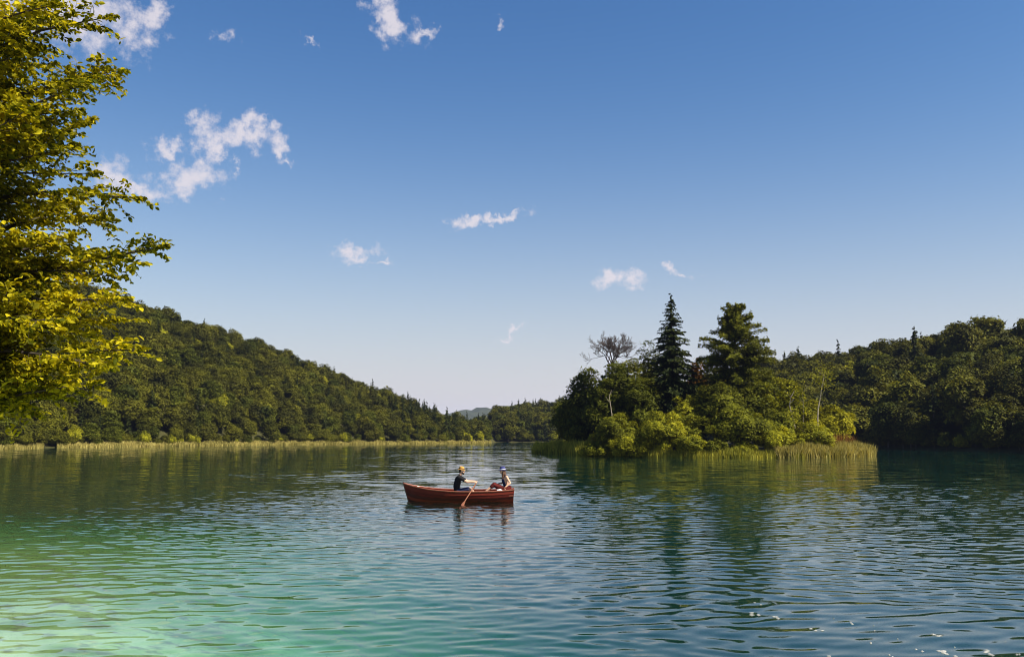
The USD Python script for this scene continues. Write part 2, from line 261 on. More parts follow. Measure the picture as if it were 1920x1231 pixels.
def water_z(x, y):
    e = calm(x, y); z = np.zeros_like(x); gx = np.zeros_like(x); gy = np.zeros_like(x)
    wx = x + .8 * (meshkit.noise(np.stack([x * .3, y * .3, 0 * x], -1), 2) - .5); wy = y + .8 * (meshkit.noise(np.stack([x * .3, y * .3, 0 * x], -1), 3) - .5)
    for k, th, sl, ph in WAVES:
        c, s = math.cos(th), math.sin(th); a = k * (wx * c + wy * s) + ph
        z += sl / k * np.sin(a) * e; gx += sl * c * np.cos(a) * e; gy += sl * s * np.cos(a) * e
    # the boat's wake: short waves spreading behind the stern
    X, Y = x - BOAT[0] - 2.2, y - BOAT[1]
    for sg in (-1, 1):
        a = 5.5 * (.35 * X + sg * .94 * Y); b = np.exp(-((np.abs(Y) - .33 * np.abs(X)) / 1.0) ** 2) * sstep(-4.8, -3.5, X) * np.exp(-np.clip(X, 0, None) / 7)
        z += .09 / 5.5 * np.sin(a) * b; gx += .09 * .35 * np.cos(a) * b; gy += .09 * sg * .94 * np.cos(a) * b
    return z, gx, gy
def build_lake():
    u = np.concatenate([-np.geomspace(60, .72, 22)[:-1], np.linspace(-.7, .7, 640), np.geomspace(.72, 60, 22)[1:]])
    ys = [-1.0, .5, 2.0, 3.5]; y = 5.0
    while y < 52: ys.append(y); y += min(max(.05, .0052 * y), .2)
    ys = np.array(ys + list(np.geomspace(53, 520, 60)))
    U, Y = np.meshgrid(u, ys, indexing='ij'); X = U * np.maximum(Y, 3.5)
    X = np.clip(X, -420, 420)
    fade = (1 - sstep(40, 51, Y)) * sstep(4, 7, Y) * (1 - sstep(.62, .74, np.abs(U)))
    z, gx, gy = water_z(X, Y); z, gx, gy = z * fade, gx * fade, gy * fade
    n, m = X.shape; i, j = np.meshgrid(np.arange(n - 1), np.arange(m - 1), indexing='ij')
    q = np.stack([i * m + j, (i + 1) * m + j, (i + 1) * m + j + 1, i * m + j + 1], -1).reshape(-1, 4)
    v = np.stack([X, Y, z], -1).reshape(-1, 3); nrm = unit(np.stack([-gx, -gy, np.ones_like(gx)], -1).reshape(-1, 3))
    f = np.vstack([q[:, [0, 1, 2]], q[:, [0, 2, 3]]])
    # sides and floor, so that the water is a closed body
    per = np.concatenate([np.arange(n) * m, (n - 1) * m + np.arange(1, m), (np.arange(n - 2, -1, -1)) * m + m - 1, np.arange(m - 2, 0, -1)])
    low = v[per].copy(); low[:, 2] = -11; b0 = len(v); k = np.arange(len(per)); k2 = (k + 1) % len(per)
    v = np.vstack([v, low, [[0, 200, -11]]])
    side = np.vstack([np.stack([per[k], b0 + k, b0 + k2], 1), np.stack([per[k], b0 + k2, per[k2]], 1), np.stack([np.full(len(k), b0 + len(per)), b0 + k2, b0 + k], 1)])
    nrm = np.vstack([nrm, unit(low - V([0, 200, -4.0])), [[0, 0, -1.0]]])
    f = np.vstack([f, side])
    n_ = {'g': ('geometry', {}), 'mp': ('mapping', {'scale': (.42, 1.0, 1.0)}), 'n': ('noise_texture', {'scale': 1.3, 'detail': 4.0, 'roughness': .62}),
          'nc': ('vector_math', {'math_type': 'subtract', 'vector2': (.5, .5, .5)}), 'na': ('vector_math', {'math_type': 'multiply', 'vector2': (.12, .30, 0)}),
          'sp': ('separate_xyz', {}), 'far': ('map_range', {'range_type': 'smoothstep', 'from_min': 36, 'from_max': 52, 'to_min': .30, 'to_max': 1.0, 'clamp': True}),
          'gm': ('mapping', {'scale': (.007, .03, 1.0)}), 'gn': ('noise_texture', {'scale': 1.0, 'detail': 3.0, 'roughness': .6}), 'gr': ('map_range', {'from_min': .38, 'from_max': .62, 'to_min': .25, 'to_max': 1.25, 'clamp': True}),
          'sc': ('math', {'math_type': 'multiply'}), 'nv': ('vector_math', {'math_type': 'scale'}), 'ad': ('vector_math', {'math_type': 'add'}), 'nn': ('vector_math', {'math_type': 'normalize'}),
          'dt': ('vector_math', {'math_type': 'dot_product'}), 'dc': ('math', {'math_type': 'maximum', 'value2': .02}), 'om': ('math', {'math_type': 'subtract', 'value1': 1.0, 'use_clamp': True}), 'p5': ('math', {'math_type': 'power', 'value2': 5.0}),
          'fr': ('math', {'math_type': 'multiply_add', 'value2': .98, 'value3': .02}), 'gl': ('glossy_bsdf', {'color': (1, 1, 1), 'roughness': .03, 'distribution': 'ggx'}), 'tr': ('transparent_bsdf', {'color': (.97, .99, .98)}),
          'mx': ('mix_closure', {}), 'vol': ('volume_coefficients', {'scatter_coeffs': (.0026, .0082, .0062), 'absorption_coeffs': (.25, .115, .120), 'phase': 'Henyey-Greenstein'})}
    l_ = [('g.position', 'mp.vector'), ('mp.vector', 'n.vector'), ('n.color', 'nc.vector1'), ('nc.vector', 'na.vector1'), ('g.position', 'sp.vector'), ('sp.y', 'far.value'), ('g.position', 'gm.vector'), ('gm.vector', 'gn.vector'),
          ('gn.fac', 'gr.value'), ('far.result', 'sc.value1'), ('gr.result', 'sc.value2'), ('na.vector', 'nv.vector1'), ('sc.value', 'nv.scale'), ('g.normal', 'ad.vector1'), ('nv.vector', 'ad.vector2'), ('ad.vector', 'nn.vector1'),
          ('nn.vector', 'dt.vector1'), ('g.incoming', 'dt.vector2'), ('dt.value', 'dc.value1'), ('dc.value', 'om.value2'), ('om.value', 'p5.value1'), ('p5.value', 'fr.value1'), ('nn.vector', 'gl.normal'),
          ('fr.value', 'mx.fac'), ('tr.BSDF', 'mx.closure1'), ('gl.BSDF', 'mx.closure2')]
    mat = usdkit.material(stage, '/World/Looks/water_look', n_, l_, surface='mx.closure', volume='vol.volume')
    g = usdkit.mesh(stage, '/World/lake', (v, f), mat)
    g.CreateNormalsAttr(Vt.Vec3fArray.FromNumpy(nrm.astype(np.float32))); g.SetNormalsInterpolation('vertex')
    tag(g.GetPrim(), kind='structure')
build_lake()
# ------------------------------------------------------------------ foliage makers
def leaf_quads(P, N, size, rs, aspect=.6, T=None, fold=.25):
    """Leaf-sized folded diamonds at points P facing N; returns vertices, faces."""
    n = len(P); N = unit(N)
    T = unit(np.cross(N, rs.normal(size=(n, 3)))) if T is None else unit(T - N * (T * N).sum(1, keepdims=True))
    B = np.cross(N, T); s = (size * rs.uniform(.65, 1.35, n))[:, None]
    a, b = P - T * s * .5, P + T * s * .5
    c, d = P + B * s * aspect * .5 + N * s * fold * .3, P - B * s * aspect * .5 + N * s * fold * .3
    v = np.stack([a, c, b, d], 1).reshape(-1, 3); k = np.arange(n)[:, None] * 4
    return v, np.vstack([k + [0, 2, 1], k + [0, 3, 2]])[:, ::-1]
def sphere_pts(n, rs):
    return unit(rs.normal(size=(n, 3)))
def blob_crown(w, h, z0, n, size, rs, lumps=26, lump_r=.30, flat=.85, top=.5):
    """A leafy crown of width w from z0 to z0 + h: leaf faces on the outside of many uneven lumps, a few larger ones filling the inside."""
    d = sphere_pts(lumps, rs); d[:, 2] = np.where(rs.random(lumps) < .25, -np.abs(d[:, 2]), d[:, 2]); d = d * rs.uniform(.62, 1.0, (lumps, 1))
    wz = 1.0 - np.clip(d[:, 2], 0, 1) ** 2 * top * .6
    R = np.minimum(lump_r * math.sqrt(w / 2 * h / 2), .44 * w / 2) * rs.uniform(.65, 1.4, lumps)
    C = np.stack([d[:, 0] * (w / 2 - R * .8) * wz, d[:, 1] * (w / 2 - R * .8) * wz, z0 + h / 2 + d[:, 2] * (h / 2 - R * flat * .9)], 1)
    k = rs.choice(lumps, n, p=R ** 2 / (R ** 2).sum()); s = sphere_pts(n, rs); s[:, 2] = np.where(s[:, 2] < -.45, -s[:, 2], s[:, 2])
    rad = rs.uniform(.70, 1.08, (n, 1)) + .16 * np.abs(rs.normal(size=(n, 1))) * (rs.random((n, 1)) < .35)
    P = C[k] + s * R[k][:, None] * rad * V([1, 1, flat])
    P = P + .30 * R[k][:, None] * (np.stack([meshkit.noise(P * 2.2, q) for q in (1, 2, 3)], 1) - .5)
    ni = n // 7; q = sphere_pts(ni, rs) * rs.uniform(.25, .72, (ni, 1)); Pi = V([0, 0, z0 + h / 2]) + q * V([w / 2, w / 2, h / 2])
    out = unit(P - V([0, 0, z0 + h * .35])); N = out * 1.0 + V([0, 0, .42]) + .55 * rs.normal(size=P.shape)
    v, f = leaf_quads(P, N, size, rs); vi, fi = leaf_quads(Pi, rs.normal(size=Pi.shape) + V([0, 0, .6]), size * 1.9, rs, .8)
    tone = np.clip(.34 + .20 * rs.normal(size=n) + .35 * (rs.random(lumps)[k] - .45), 0, 1)
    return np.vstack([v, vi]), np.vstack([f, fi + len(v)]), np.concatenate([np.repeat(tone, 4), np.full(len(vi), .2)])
def trunk_limbs(H, r0, rs, w, lean=.03, n=7):
    z = np.linspace(-.3, H, 9); off = np.cumsum(rs.normal(0, lean, (9, 2)), 0)
    p = np.column_stack([off * H * .1, z]); parts = [tube(p, np.linspace(r0, r0 * .25, 9), 7)]
    for k in range(n):
        i = rs.integers(3, 8); a = rs.uniform(0, 2 * np.pi); L = w * rs.uniform(.25, .42)
        e = p[i] + V([math.cos(a) * L, math.sin(a) * L, L * rs.uniform(.5, .9)]); mid = (p[i] + e) / 2 + V([0, 0, -.08 * L])
        parts.append(tube([p[i], mid, e], [r0 * .4, r0 * .28, r0 * .1], 5))
    return join(parts)
def spruce_mesh(H, w, n_tier, rs, size, per=11, step=.3, z0=.06):
    """Whorls of drooping, upturned boughs hung with needle sprays."""
    P, N, T, S = [], [], [], []
    for k in range(n_tier):
        q = (k + rs.uniform(-.3, .3)) / n_tier; z = H * (z0 + (1 - z0) * q ** .92); L0 = w / 2 * (1 - q) ** .82 * .98 + .07
        for j in range(max(4, int(per * (1 - .5 * q)))):
            a = rs.uniform(0, 2 * np.pi); L = L0 * rs.uniform(.6, 1.18); m = max(3, int(L / step))
            t = (np.arange(m) + rs.uniform(.3, 1)) / m; d = V([math.cos(a), math.sin(a)])
            zz = z + rs.uniform(-.9, .9) * H / n_tier * 1.3 + L * (.12 * t - .62 * t ** 2 + .28 * t ** 4) * (1.1 - q)
            for rep in range(3):
                side = rs.normal(0, .16, m) * (L * .55) * (1 - .5 * t); pn = V([-d[1], d[0]])
                P.append(np.column_stack([d[0] * L * t + pn[0] * side, d[1] * L * t + pn[1] * side, zz - .12 * np.abs(side) - rs.uniform(0, .14, m) * size * 2]))
                N.append(np.column_stack([np.full(m, d[0] * .5), np.full(m, d[1] * .5), np.full(m, .8)]) + .45 * rs.normal(size=(m, 3)))
                T.append(np.column_stack([np.full(m, d[0]), np.full(m, d[1]), np.full(m, -.55)]) + .4 * rs.normal(size=(m, 3))); S.append(np.full(m, size * (1 - .55 * q ** 3)))
    P, N, T = map(np.vstack, (P, N, T)); v, f = leaf_quads(P, N, np.concatenate(S), rs, .42, T)
    return v, f, np.repeat(np.clip(.35 + .25 * rs.normal(size=len(P)), 0, 1), 4)
# ------------------------------------------------------------------ woods on the shores
KINDS = {}
def kind_class(name, H, w, mat, seed, spruce=False, n=4200, size=.52):
    rs = np.random.default_rng(seed); c = stage.CreateClassPrim('/World/' + name)
    if spruce: v, f, t = spruce_mesh(H, w, 17, rs, .85, 10, .42)
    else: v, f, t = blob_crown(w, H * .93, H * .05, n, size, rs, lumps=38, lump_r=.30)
    obj('trunk', tube([(0, 0, -1.5), (0, 0, H * .5), (0, 0, H * .93)], [.22, .15, .03], 6) if spruce else trunk_limbs(H * .72, .24, rs, w), bark, c)
    obj('crown', (v, f), mat, c, tone=t)
    KINDS[name] = str(c.GetPath())
for k in range(4): kind_class(f'round_tree_kind_{"abcd"[k]}', 10.0, 8.0 + .6 * (k % 2), M['beech'], 20 + k)
for k in range(3): kind_class(f'olive_tree_kind_{"abc"[k]}', 10.0, 8.4, M['olive'], 30 + k)
kind_class('bright_tree_kind', 9.0, 7.6, M['light'], 38)
kind_class('dark_tree_kind', 10.5, 8.0, M['dark'], 39)
for k in range(2): kind_class(f'spruce_kind_{"ab"[k]}', 12.0, 5.0, M['spruce'], 40 + k, True)
def scatter_woods():
    rs = np.random.default_rng(77); out = []
    zones = [('valley', az_of(835), az_of(935), 6.4), ('left', az_of(-330), az_of(918), 5.1), ('middle', az_of(929), az_of(1300), 6.2), ('right', az_of(1300), az_of(2250), 6.3)]
    for zone, a0, a1, sp in zones:
        t = 2.6; row = 0
        while t < 175:
            rm = float(f_sh(math.degrees((a0 + a1) / 2))) + t
            n = int((a1 - a0) * rm / sp)
            for k in range(n):
                a = a0 + (a1 - a0) * (k + .5 * (row % 2) + rs.uniform(-.33, .33)) / n; dg = math.degrees(a)
                tt = t + rs.uniform(-.35, .35) * sp
                if zone == 'valley':
                    if tt < 95 or tt > 150: continue
                elif tt > float(f_wid(dg)) + 16 or tt < 1.6: continue
                r = float(f_sh(dg)) + tt; out.append((zone, r * math.sin(a), r * math.cos(a), tt, sp * 1.02 if zone == 'valley' else sp))
            t += sp * .82; row += 1
    P = V([(o[1], o[2]) for o in out]); Z = height(P[:, 0], P[:, 1]); items = []
    for (zone, x, y, tt, sp), z in zip(out, Z):
        q = rs.random(); r = math.hypot(x, y); px = 960 + FPX * x / y
        sprucy = .07 + (.30 * sstep(560, 900, px) if zone == 'left' else 0) + (.10 if zone == 'middle' else 0)
        first = tt < 9; zone = 'middle' if zone == 'valley' else zone
        if q < sprucy: kind = f'spruce_kind_{"ab"[rs.integers(2)]}'; s = rs.uniform(.75, 1.15)
        elif first and q > .80: kind = 'bright_tree_kind'; s = rs.uniform(.55, .85)
        elif q > .975: kind = 'bright_tree_kind'; s = rs.uniform(.8, 1.0)
        elif q < sprucy + .14: kind = 'dark_tree_kind'; s = rs.uniform(.85, 1.15)
        elif q < sprucy + .55: kind = f'round_tree_kind_{"abcd"[rs.integers(4)]}'; s = rs.uniform(.68, 1.28)
        else: kind = f'olive_tree_kind_{"abc"[rs.integers(3)]}'; s = rs.uniform(.66, 1.28)
        if first and zone == 'left': s *= .8
        s *= sp / 6.1
        pl = 0 if tt < 12 else 2 if tt > .78 * float(f_wid(math.degrees(math.atan2(x, y)))) else 1
        items.append(dict(pl=pl, zone=zone, x=x, y=y, z=z - .2, s=s, sz=s * rs.uniform(.9, 1.12), rot=rs.uniform(0, 2 * np.pi), kind=kind, size=s / r * (1.0 if -60 < px < 1980 else .2) * (.3 if 1090 < px < 1480 and zone != 'left' else 1)))
    # low growth that closes the foot of the woods
    for zone, a0, a1 in (('left', az_of(-330), az_of(918)), ('middle', az_of(929), az_of(1100)), ('right', az_of(1560), az_of(2250))):
        n = int((a1 - a0) * 300 / 2.6)
        for k in range(n):
            a = a0 + (a1 - a0) * (k + rs.random()) / n; r = float(f_sh(math.degrees(a))) + rs.uniform(1.2, 4.5); x, y = r * math.sin(a), r * math.cos(a); sc = rs.uniform(.32, .62)
            kd = ('bright_tree_kind', 'olive_tree_kind_a', 'round_tree_kind_b', 'dark_tree_kind')[rs.integers(4)]
            items.append(dict(pl=0, zone=zone, x=x, y=y, z=float(height(V([x]), V([y]))[0]) - .3, s=sc, sz=sc * rs.uniform(.7, 1.1), rot=rs.uniform(0, 6.28), kind=kd, size=.5 * sc / r))
    # extra spruces that break the left skyline near the valley
    for px, py, Y in ((742, 735, 350), (755, 738, 352), (772, 745, 352), (786, 747, 350), (800, 752, 348), (816, 757, 350), (838, 762, 345), (855, 768, 350)):
        p = at(px, py, Y); z = float(height(p[:1], p[1:2])[0]); H = max(p[2] - z, 7)
        items.append(dict(pl=2, zone='left', x=p[0], y=p[1], z=z - .2, s=H / 12 * .9, sz=H / 12, rot=px, kind='spruce_kind_a', size=1))
    leafy = sorted([i for i in items if not i['kind'].startswith('spruce')], key=lambda i: -i['size'])
    spr = sorted([i for i in items if i['kind'].startswith('spruce')], key=lambda i: -i['size'])
    look = {'round': 'round leafy tree', 'olive': 'olive green leafy tree', 'bright': 'bright yellow green leafy tree', 'dark': 'deep green leafy tree', 'spruce': 'narrow dark spruce'}
    where = {'left': ('at the foot of the wooded left hill behind the shore reeds', 'halfway up the wooded left hill', 'along the skyline of the wooded left hill'),
             'middle': ('at the water edge of the far wood between left hill and island', 'in the far wood between left hill and island', 'along the top of the far wood between left hill and island'),
             'right': ('at the shaded foot of the wooded right hill', 'halfway up the wooded right hill behind the island', 'along the skyline of the wooded right hill')}
    for i in leafy[:295] + spr[:120]:
        w = i['kind'].split('_')[0]; sh = look[w]
        t = thing('spruce_tree' if w == 'spruce' else 'leafy_tree', f'{sh} {where[i["zone"]][i["pl"]]}', 'tree', (i['x'], i['y'], i['z']), i['rot'], f'{sh}s {where[i["zone"]][i["pl"]]}', (i['s'], i['s'], i['sz']))
        t.GetReferences().AddInternalReference(KINDS[i['kind']]); t.SetInstanceable(True)
    rest = leafy[295:] + spr[120:]
    if rest:
        pi = UsdGeom.PointInstancer.Define(stage, '/World/forest'); names = sorted({i['kind'] for i in rest}); tg = []
        for nme in names:
            x = UsdGeom.Xform.Define(stage, '/World/forest/' + nme.replace('_kind', '_shape')); x.GetPrim().GetReferences().AddInternalReference(KINDS[nme]); tg.append(x.GetPath())
        pi.CreatePrototypesRel().SetTargets(tg)
        pi.CreateProtoIndicesAttr([names.index(i['kind']) for i in rest])
        pi.CreatePositionsAttr([Gf.Vec3f(i['x'], i['y'], float(i['z'])) for i in rest])
        pi.CreateOrientationsAttr([Gf.Quath(math.cos(i['rot'] / 2), 0, 0, math.sin(i['rot'] / 2)) for i in rest])
        pi.CreateScalesAttr([Gf.Vec3f(i['s'], i['s'], i['sz']) for i in rest])
        tag(pi.GetPrim(), 'far crowns of the wood that covers the hills round the lake', 'wood', kind='stuff')
scatter_woods()
# ------------------------------------------------------------------ the island
def gz(x, y): return float(height(V([x]), V([y]))[0])
def island_plant(name, label, cat, px, Y, top, wpx, mat, n, size, seed, shrub=False, lumps=28, lump_r=.28, group=None, topw=.45):
    rs = np.random.default_rng(seed); p = at(px, top, Y); z = gz(p[0], p[1]); H = p[2] - z; w = wpx / FPX * Y
    t = thing(name, label, cat, (p[0], p[1], z), rs.uniform(0, 6), group)
    z0 = .0 if shrub else .07 * H
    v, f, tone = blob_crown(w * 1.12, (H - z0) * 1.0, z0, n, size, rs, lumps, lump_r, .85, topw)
    if shrub:
        obj('stem', join([tube([(rs.uniform(-.2, .2), rs.uniform(-.2, .2), -.2), (rs.normal(0, w * .08), rs.normal(0, w * .08), H * .4), (rs.normal(0, w * .16), rs.normal(0, w * .16), H * .75)], [.06, .045, .015], 5) for k in range(7)]), bark, t)
    else: obj('trunk', trunk_limbs(H * .78, .05 + H * .013, rs, w), bark, t)
    obj('foliage' if shrub else 'crown', (v, f), M[mat], t, tone=tone)
    return t
IS = [  # label, px, Y, top, width, leaf, leaf count, leaf size
    ('dark leafy tree at the left end of the island above the reeds', 1064, 138, 736, 66, 'dark', 7000, .30),
    ('low dark leafy tree on the island behind the left reeds', 1082, 131, 776, 66, 'dark', 6000, .28),
    ('ragged dark tree with thin crown left of the bare tree', 1094, 133, 676, 74, 'dark', 6500, .30),
    ('broad dark green tree on the island below the bare tree', 1132, 126, 690, 96, 'dark', 9000, .30),
    ('dark tree on the island right behind the foot of the bare tree', 1152, 127.5, 660, 82, 'dark', 8000, .30),
    ('olive tree on the island just right of the bare dead tree', 1176, 132, 656, 84, 'mid', 8000, .30),
    ('tall leafy tree on the island touching left side of the big spruce', 1216, 134, 637, 66, 'dark', 7000, .30),
    ('shaded dark tree on the island below left of the big spruce', 1203, 123, 700, 82, 'dark', 8000, .30),
    ('rust tinged tree on the island peeping out between spruce and layered tree', 1303, 132, 655, 46, 'rust', 5000, .30),
    ('dark tree on the island under the right side of the spruce', 1300, 126, 700, 66, 'dark', 6000, .30),
    ('small yellow green tree on the island in front of the spruce foot', 1284, 120.5, 735, 66, 'light', 6000, .26),
    ('leafy tree on the island under right side of the layered tree', 1432, 128, 672, 70, 'dark', 7000, .30),
    ('rounded mid green tree on the island before the layered tree', 1345, 119, 706, 104, 'mid', 11000, .27),
    ('reddish olive tree on the island right of the rounded green tree', 1412, 120, 706, 84, 'mid', 8500, .28),
    ('yellow olive tree on the island behind the crooked pale birch', 1468, 121, 702, 80, 'light', 8000, .27),
    ('yellow green tree on the island between the two pale birches', 1512, 122, 740, 70, 'yellow', 7000, .26),
    ('bright yellow green rounded tree at the right end of the island', 1562, 122, 748, 72, 'yellow', 9000, .26),
    ('big dark green bushy tree at the middle front of the island', 1378, 115.5, 750, 128, 'mid', 13000, .26),
    ('green tree on the island in front of the crooked pale birch', 1458, 117, 766, 72, 'mid', 7500, .25)]
for k, (lb, px, Y, tp, w, mt, n, sz) in enumerate(IS):
    island_plant('leafy_tree', lb, 'tree', px, Y, tp, w, mt, int(n * 1.15), sz, 200 + k, lumps=34, lump_r=.25)
SHR = [('tall willow shrub with pale leaves left of middle on the island shore', 1236, 114.5, 766, 96, 'light', 10000, .20),
    ('shaded willow shrub below the pale dead stem on the island', 1152, 118.5, 770, 92, 'mid', 8000, .20),
    ('light green shrub at the waterline behind the left reeds', 1124, 118.5, 812, 78, 'light', 7500, .18),
    ('light green shrub at the waterline before the shaded willow', 1184, 114.5, 806, 84, 'light', 8500, .18),
    ('light green shrub at the waterline right of the tall willow', 1292, 112.8, 812, 74, 'light', 7500, .18),
    ('small shrub at the waterline before the dark bushy tree', 1340, 112.6, 822, 50, 'mid', 4500, .17),
    ('low shrub at the waterline under the right of the dark bushy tree', 1392, 112.9, 826, 56, 'light', 4500, .17),
    ('bright green shrub on the island left of the right hand reeds', 1455, 114.5, 797, 98, 'light', 8500, .18),
    ('bright green shrub on the island behind the right hand reeds', 1524, 117, 784, 84, 'light', 8000, .18),
    ('dark shrub behind the tall willow on the island', 1284, 117.5, 766, 80, 'mid', 7500, .21)]
for k, (lb, px, Y, tp, w, mt, n, sz) in enumerate(SHR):
    island_plant('shrub', lb, 'shrub', px, Y, tp, w, mt, int(n * 1.1), sz * 1.12, 300 + k, True, lumps=44, lump_r=.22, topw=.55)
def big_spruce():
    rs = np.random.default_rng(400); p = at(1258, 553, 125); z = gz(p[0], p[1]); H = p[2] - z
    t = thing('spruce_tree', 'tall pointed dark spruce, highest tree on the island', 'tree', (p[0], p[1], z))
    v, f, tone = spruce_mesh(H, 10.4, 46, rs, .62, 19, .24, .08)
    obj('trunk', tube([(0, 0, -.4), (.05, 0, H * .5), (0, 0, H * .97)], [.30, .2, .03], 8), bark, t); obj('crown', (v, f), M['spruce'], t, tone=tone)
big_spruce()
def layered_tree():
    """Broad cone of up-swept branches that end in drooping leafy sprays."""
    rs = np.random.default_rng(410); p = at(1376, 575, 124); z = gz(p[0], p[1]); H = p[2] - z
    t = thing('layered_tree', 'tall broad tree of layered sprays right of the spruce', 'tree', (p[0], p[1], z))
    wood = [tube([(0, 0, -.4), (.15, .1, H * .5), (-.05, 0, H * .96)], [.32, .2, .03], 8)]; P, N, T = [], [], []
    prof = PchipInterpolator([0, .25, .5, .63, .77, .91, 1.0], [4.8, 5.6, 5.5, 5.0, 3.6, 1.9, 1.0])
    for k in range(330):
        q = rs.uniform(.22, .985); zb = H * q; L = float(prof(q)) * rs.uniform(.55, 1.12); a = rs.uniform(0, 2 * np.pi); d = V([math.cos(a), math.sin(a), 0])
        up = .35 + .75 * max(0, q - .5) / .5; m = 9; tt = np.linspace(0, 1, m)
        path = np.array([0, 0, zb]) + d[None] * (L * tt)[:, None] + V([0, 0, 1])[None] * (L * (up * tt - .30 * tt ** 2.4))[:, None]
        wood.append(tube(path, np.linspace(.06, .012, m), 4, False))
        n = int(26 + 52 * L); s = rs.uniform(.18, 1.04, n) ** .8; c = np.stack([np.interp(s, tt, path[:, i]) for i in range(3)], 1); side = np.cross(d, [0, 0, 1.0])
        off = rs.normal(0, .22, n) * (L * .45) * (1.1 - .6 * s)
        P.append(c + side[None] * off[:, None] + V([0, 0, 1])[None] * (rs.normal(-.08, .17, n) - np.abs(off) * .3)[:, None])
        N.append(V([0, 0, 1.0]) + d[None] * .35 + .45 * rs.normal(size=(n, 3))); T.append(d[None] * 1.0 + V([0, 0, -.5]) + side[None] * np.sign(off)[:, None] * .6 + .3 * rs.normal(size=(n, 3)))
    P, N, T = map(np.vstack, (P, N, T)); v, f = leaf_quads(P, N, .33, rs, .5, T)
    obj('trunk', join(wood), bark, t); obj('crown', (v, f), M['mid'], t, tone=np.repeat(np.clip(.22 + .22 * rs.normal(size=len(P)), 0, 1), 4))
layered_tree()
def branching(p, d, L, r, depth, rs, out, spread=.55, up=.15, minr=.008):
    n = 5; pts = [p]; dd = d
    for k in range(n):
        dd = unit(dd + rs.normal(0, .16, 3) + V([0, 0, up * .12])); pts.append(pts[-1] + dd * L / n)
    out.append((V(pts), np.linspace(r, r * .55, n + 1)))
    if depth == 0: return
    for k in range(rs.integers(3, 5)):
        i = rs.integers(2, n + 1) if k else n; b = unit(dd + rs.normal(0, spread, 3) + V([0, 0, up]))
        branching(pts[i], b, L * rs.uniform(.55, .82), max(r * .5, minr), depth - 1, rs, out, spread, up, minr)
def bare_tree():
    rs = np.random.default_rng(423); p = at(1147, 617, 129); z = gz(p[0], p[1]); H = p[2] - z
    t = thing('dead_tree', 'bare grey dead tree rising above the left of the island', 'tree', (p[0], p[1], z))
    zf = H * .70; obj('trunk', tube([(0, 0, -.3), (.15, 0, H * .4), (0, 0, zf)], [.26, .19, .13], 8), grey_bark, t)
    for d in ((-.75, 0, .55), (-.35, .3, .9), (.15, -.3, 1), (.5, .2, .85), (.05, .3, 1), (.3, -.2, 1)):
        out = []; branching(V([0, 0, zf - rs.uniform(0, .5)]), unit(V(d)), 1.9 if d[0] > -.5 else 2.3, .085, 5 if d[0] > -.5 else 4, rs, out, .40, .2, .014)
        obj('limb', join([tube(a, b * 1.25, 4, False) for a, b in out]), grey_bark, t)
bare_tree()
def birch(label, base_px, base_py, path, Y, r, tuft, seed):
    rs = np.random.default_rng(seed); b = at(*path[-1], Y); z = gz(b[0], b[1]); pts = [at(x, y, Y) for x, y in path][::-1]
    loc = V([pts[0][0], Y, z]); pp = [V([pts[0][0], pts[0][1], z - .3])] + pts; pp = [q - loc for q in pp]
    t = thing('birch_tree', label, 'tree', loc)
    obj('trunk', tube(pp, np.linspace(r, r * .45, len(pp)), 7), pale_bark, t)
    for k in range(5):
        i = rs.integers(2, len(pp)); a = rs.uniform(0, 6.28); e = pp[i] + V([math.cos(a) * .8, math.sin(a) * .8, .9])
        obj('limb', tube([pp[i], (pp[i] + e) / 2 + V([0, 0, -.05]), e], [r * .35, r * .25, r * .12], 5), pale_bark, t)
    if tuft:
        C = pp[-1]; n = tuft; P = C + rs.normal(size=(n, 3)) * V([.9, .8, 1.0]); v, f = leaf_quads(P, V([0, 0, .8]) + .7 * rs.normal(size=P.shape), .26, rs)
        obj('crown', (v, f), M['light'], t, tone=np.repeat(rs.uniform(.1, .7, n), 4))
birch('slender pale birch with leafy tuft at the right end of the island', 1535, 785, [(1545, 706), (1541, 724), (1538, 745), (1534, 765), (1533, 785)], 118.2, .10, 420, 501)
birch('crooked pale birch left of the slender birch on the island', 1485, 780, [(1489, 733), (1483, 744), (1480, 758), (1484, 775), (1492, 806)], 118.5, .085, 120, 502)
birch('bare pale stem standing before the dark trees on the left of the island', 1146, 775, [(1142, 742), (1144, 755), (1147, 775)], 121, .085, 0, 503)
birch('thin bare pale stem between the two birches on the island', 1506, 780, [(1505, 735), (1506, 755), (1506, 790)], 119, .05, 0, 504)
# reeds along the island's edge and the left shore
def reed_bed(name, label, pts, hgt, mat, rs, width=.05, plume=None):
    n = len(pts); z = np.maximum(height(pts[:, 0], pts[:, 1]), -.35); h = hgt * rs.uniform(.6, 1.15, n) * (.55 + .9 * meshkit.fbm(np.column_stack([pts * .55, np.zeros(n)]), 2, 6)); a = rs.uniform(0, 2 * np.pi, n); lean = rs.normal(0, .16, (n, 2))
    b = np.column_stack([pts, z - .05]); s = np.column_stack([np.cos(a), np.sin(a), 0 * a]) * (width * rs.uniform(.6, 1.4, n))[:, None] / 2
    m = b + np.column_stack([lean * .35 * h[:, None], h * .55]); tp = b + np.column_stack([lean * h[:, None], h])
    v = np.stack([b - s, b + s, m - s, m + s, tp], 1).reshape(-1, 3); k = np.arange(n)[:, None] * 5
    f = np.vstack([k + [0, 1, 3], k + [0, 3, 2], k + [2, 3, 4]])
    o = obj(name, (v, f), mat, tone=np.repeat(np.clip(rs.normal(.4, .25, n), 0, 1), 5)); tag(o, label, 'reeds', kind='stuff')
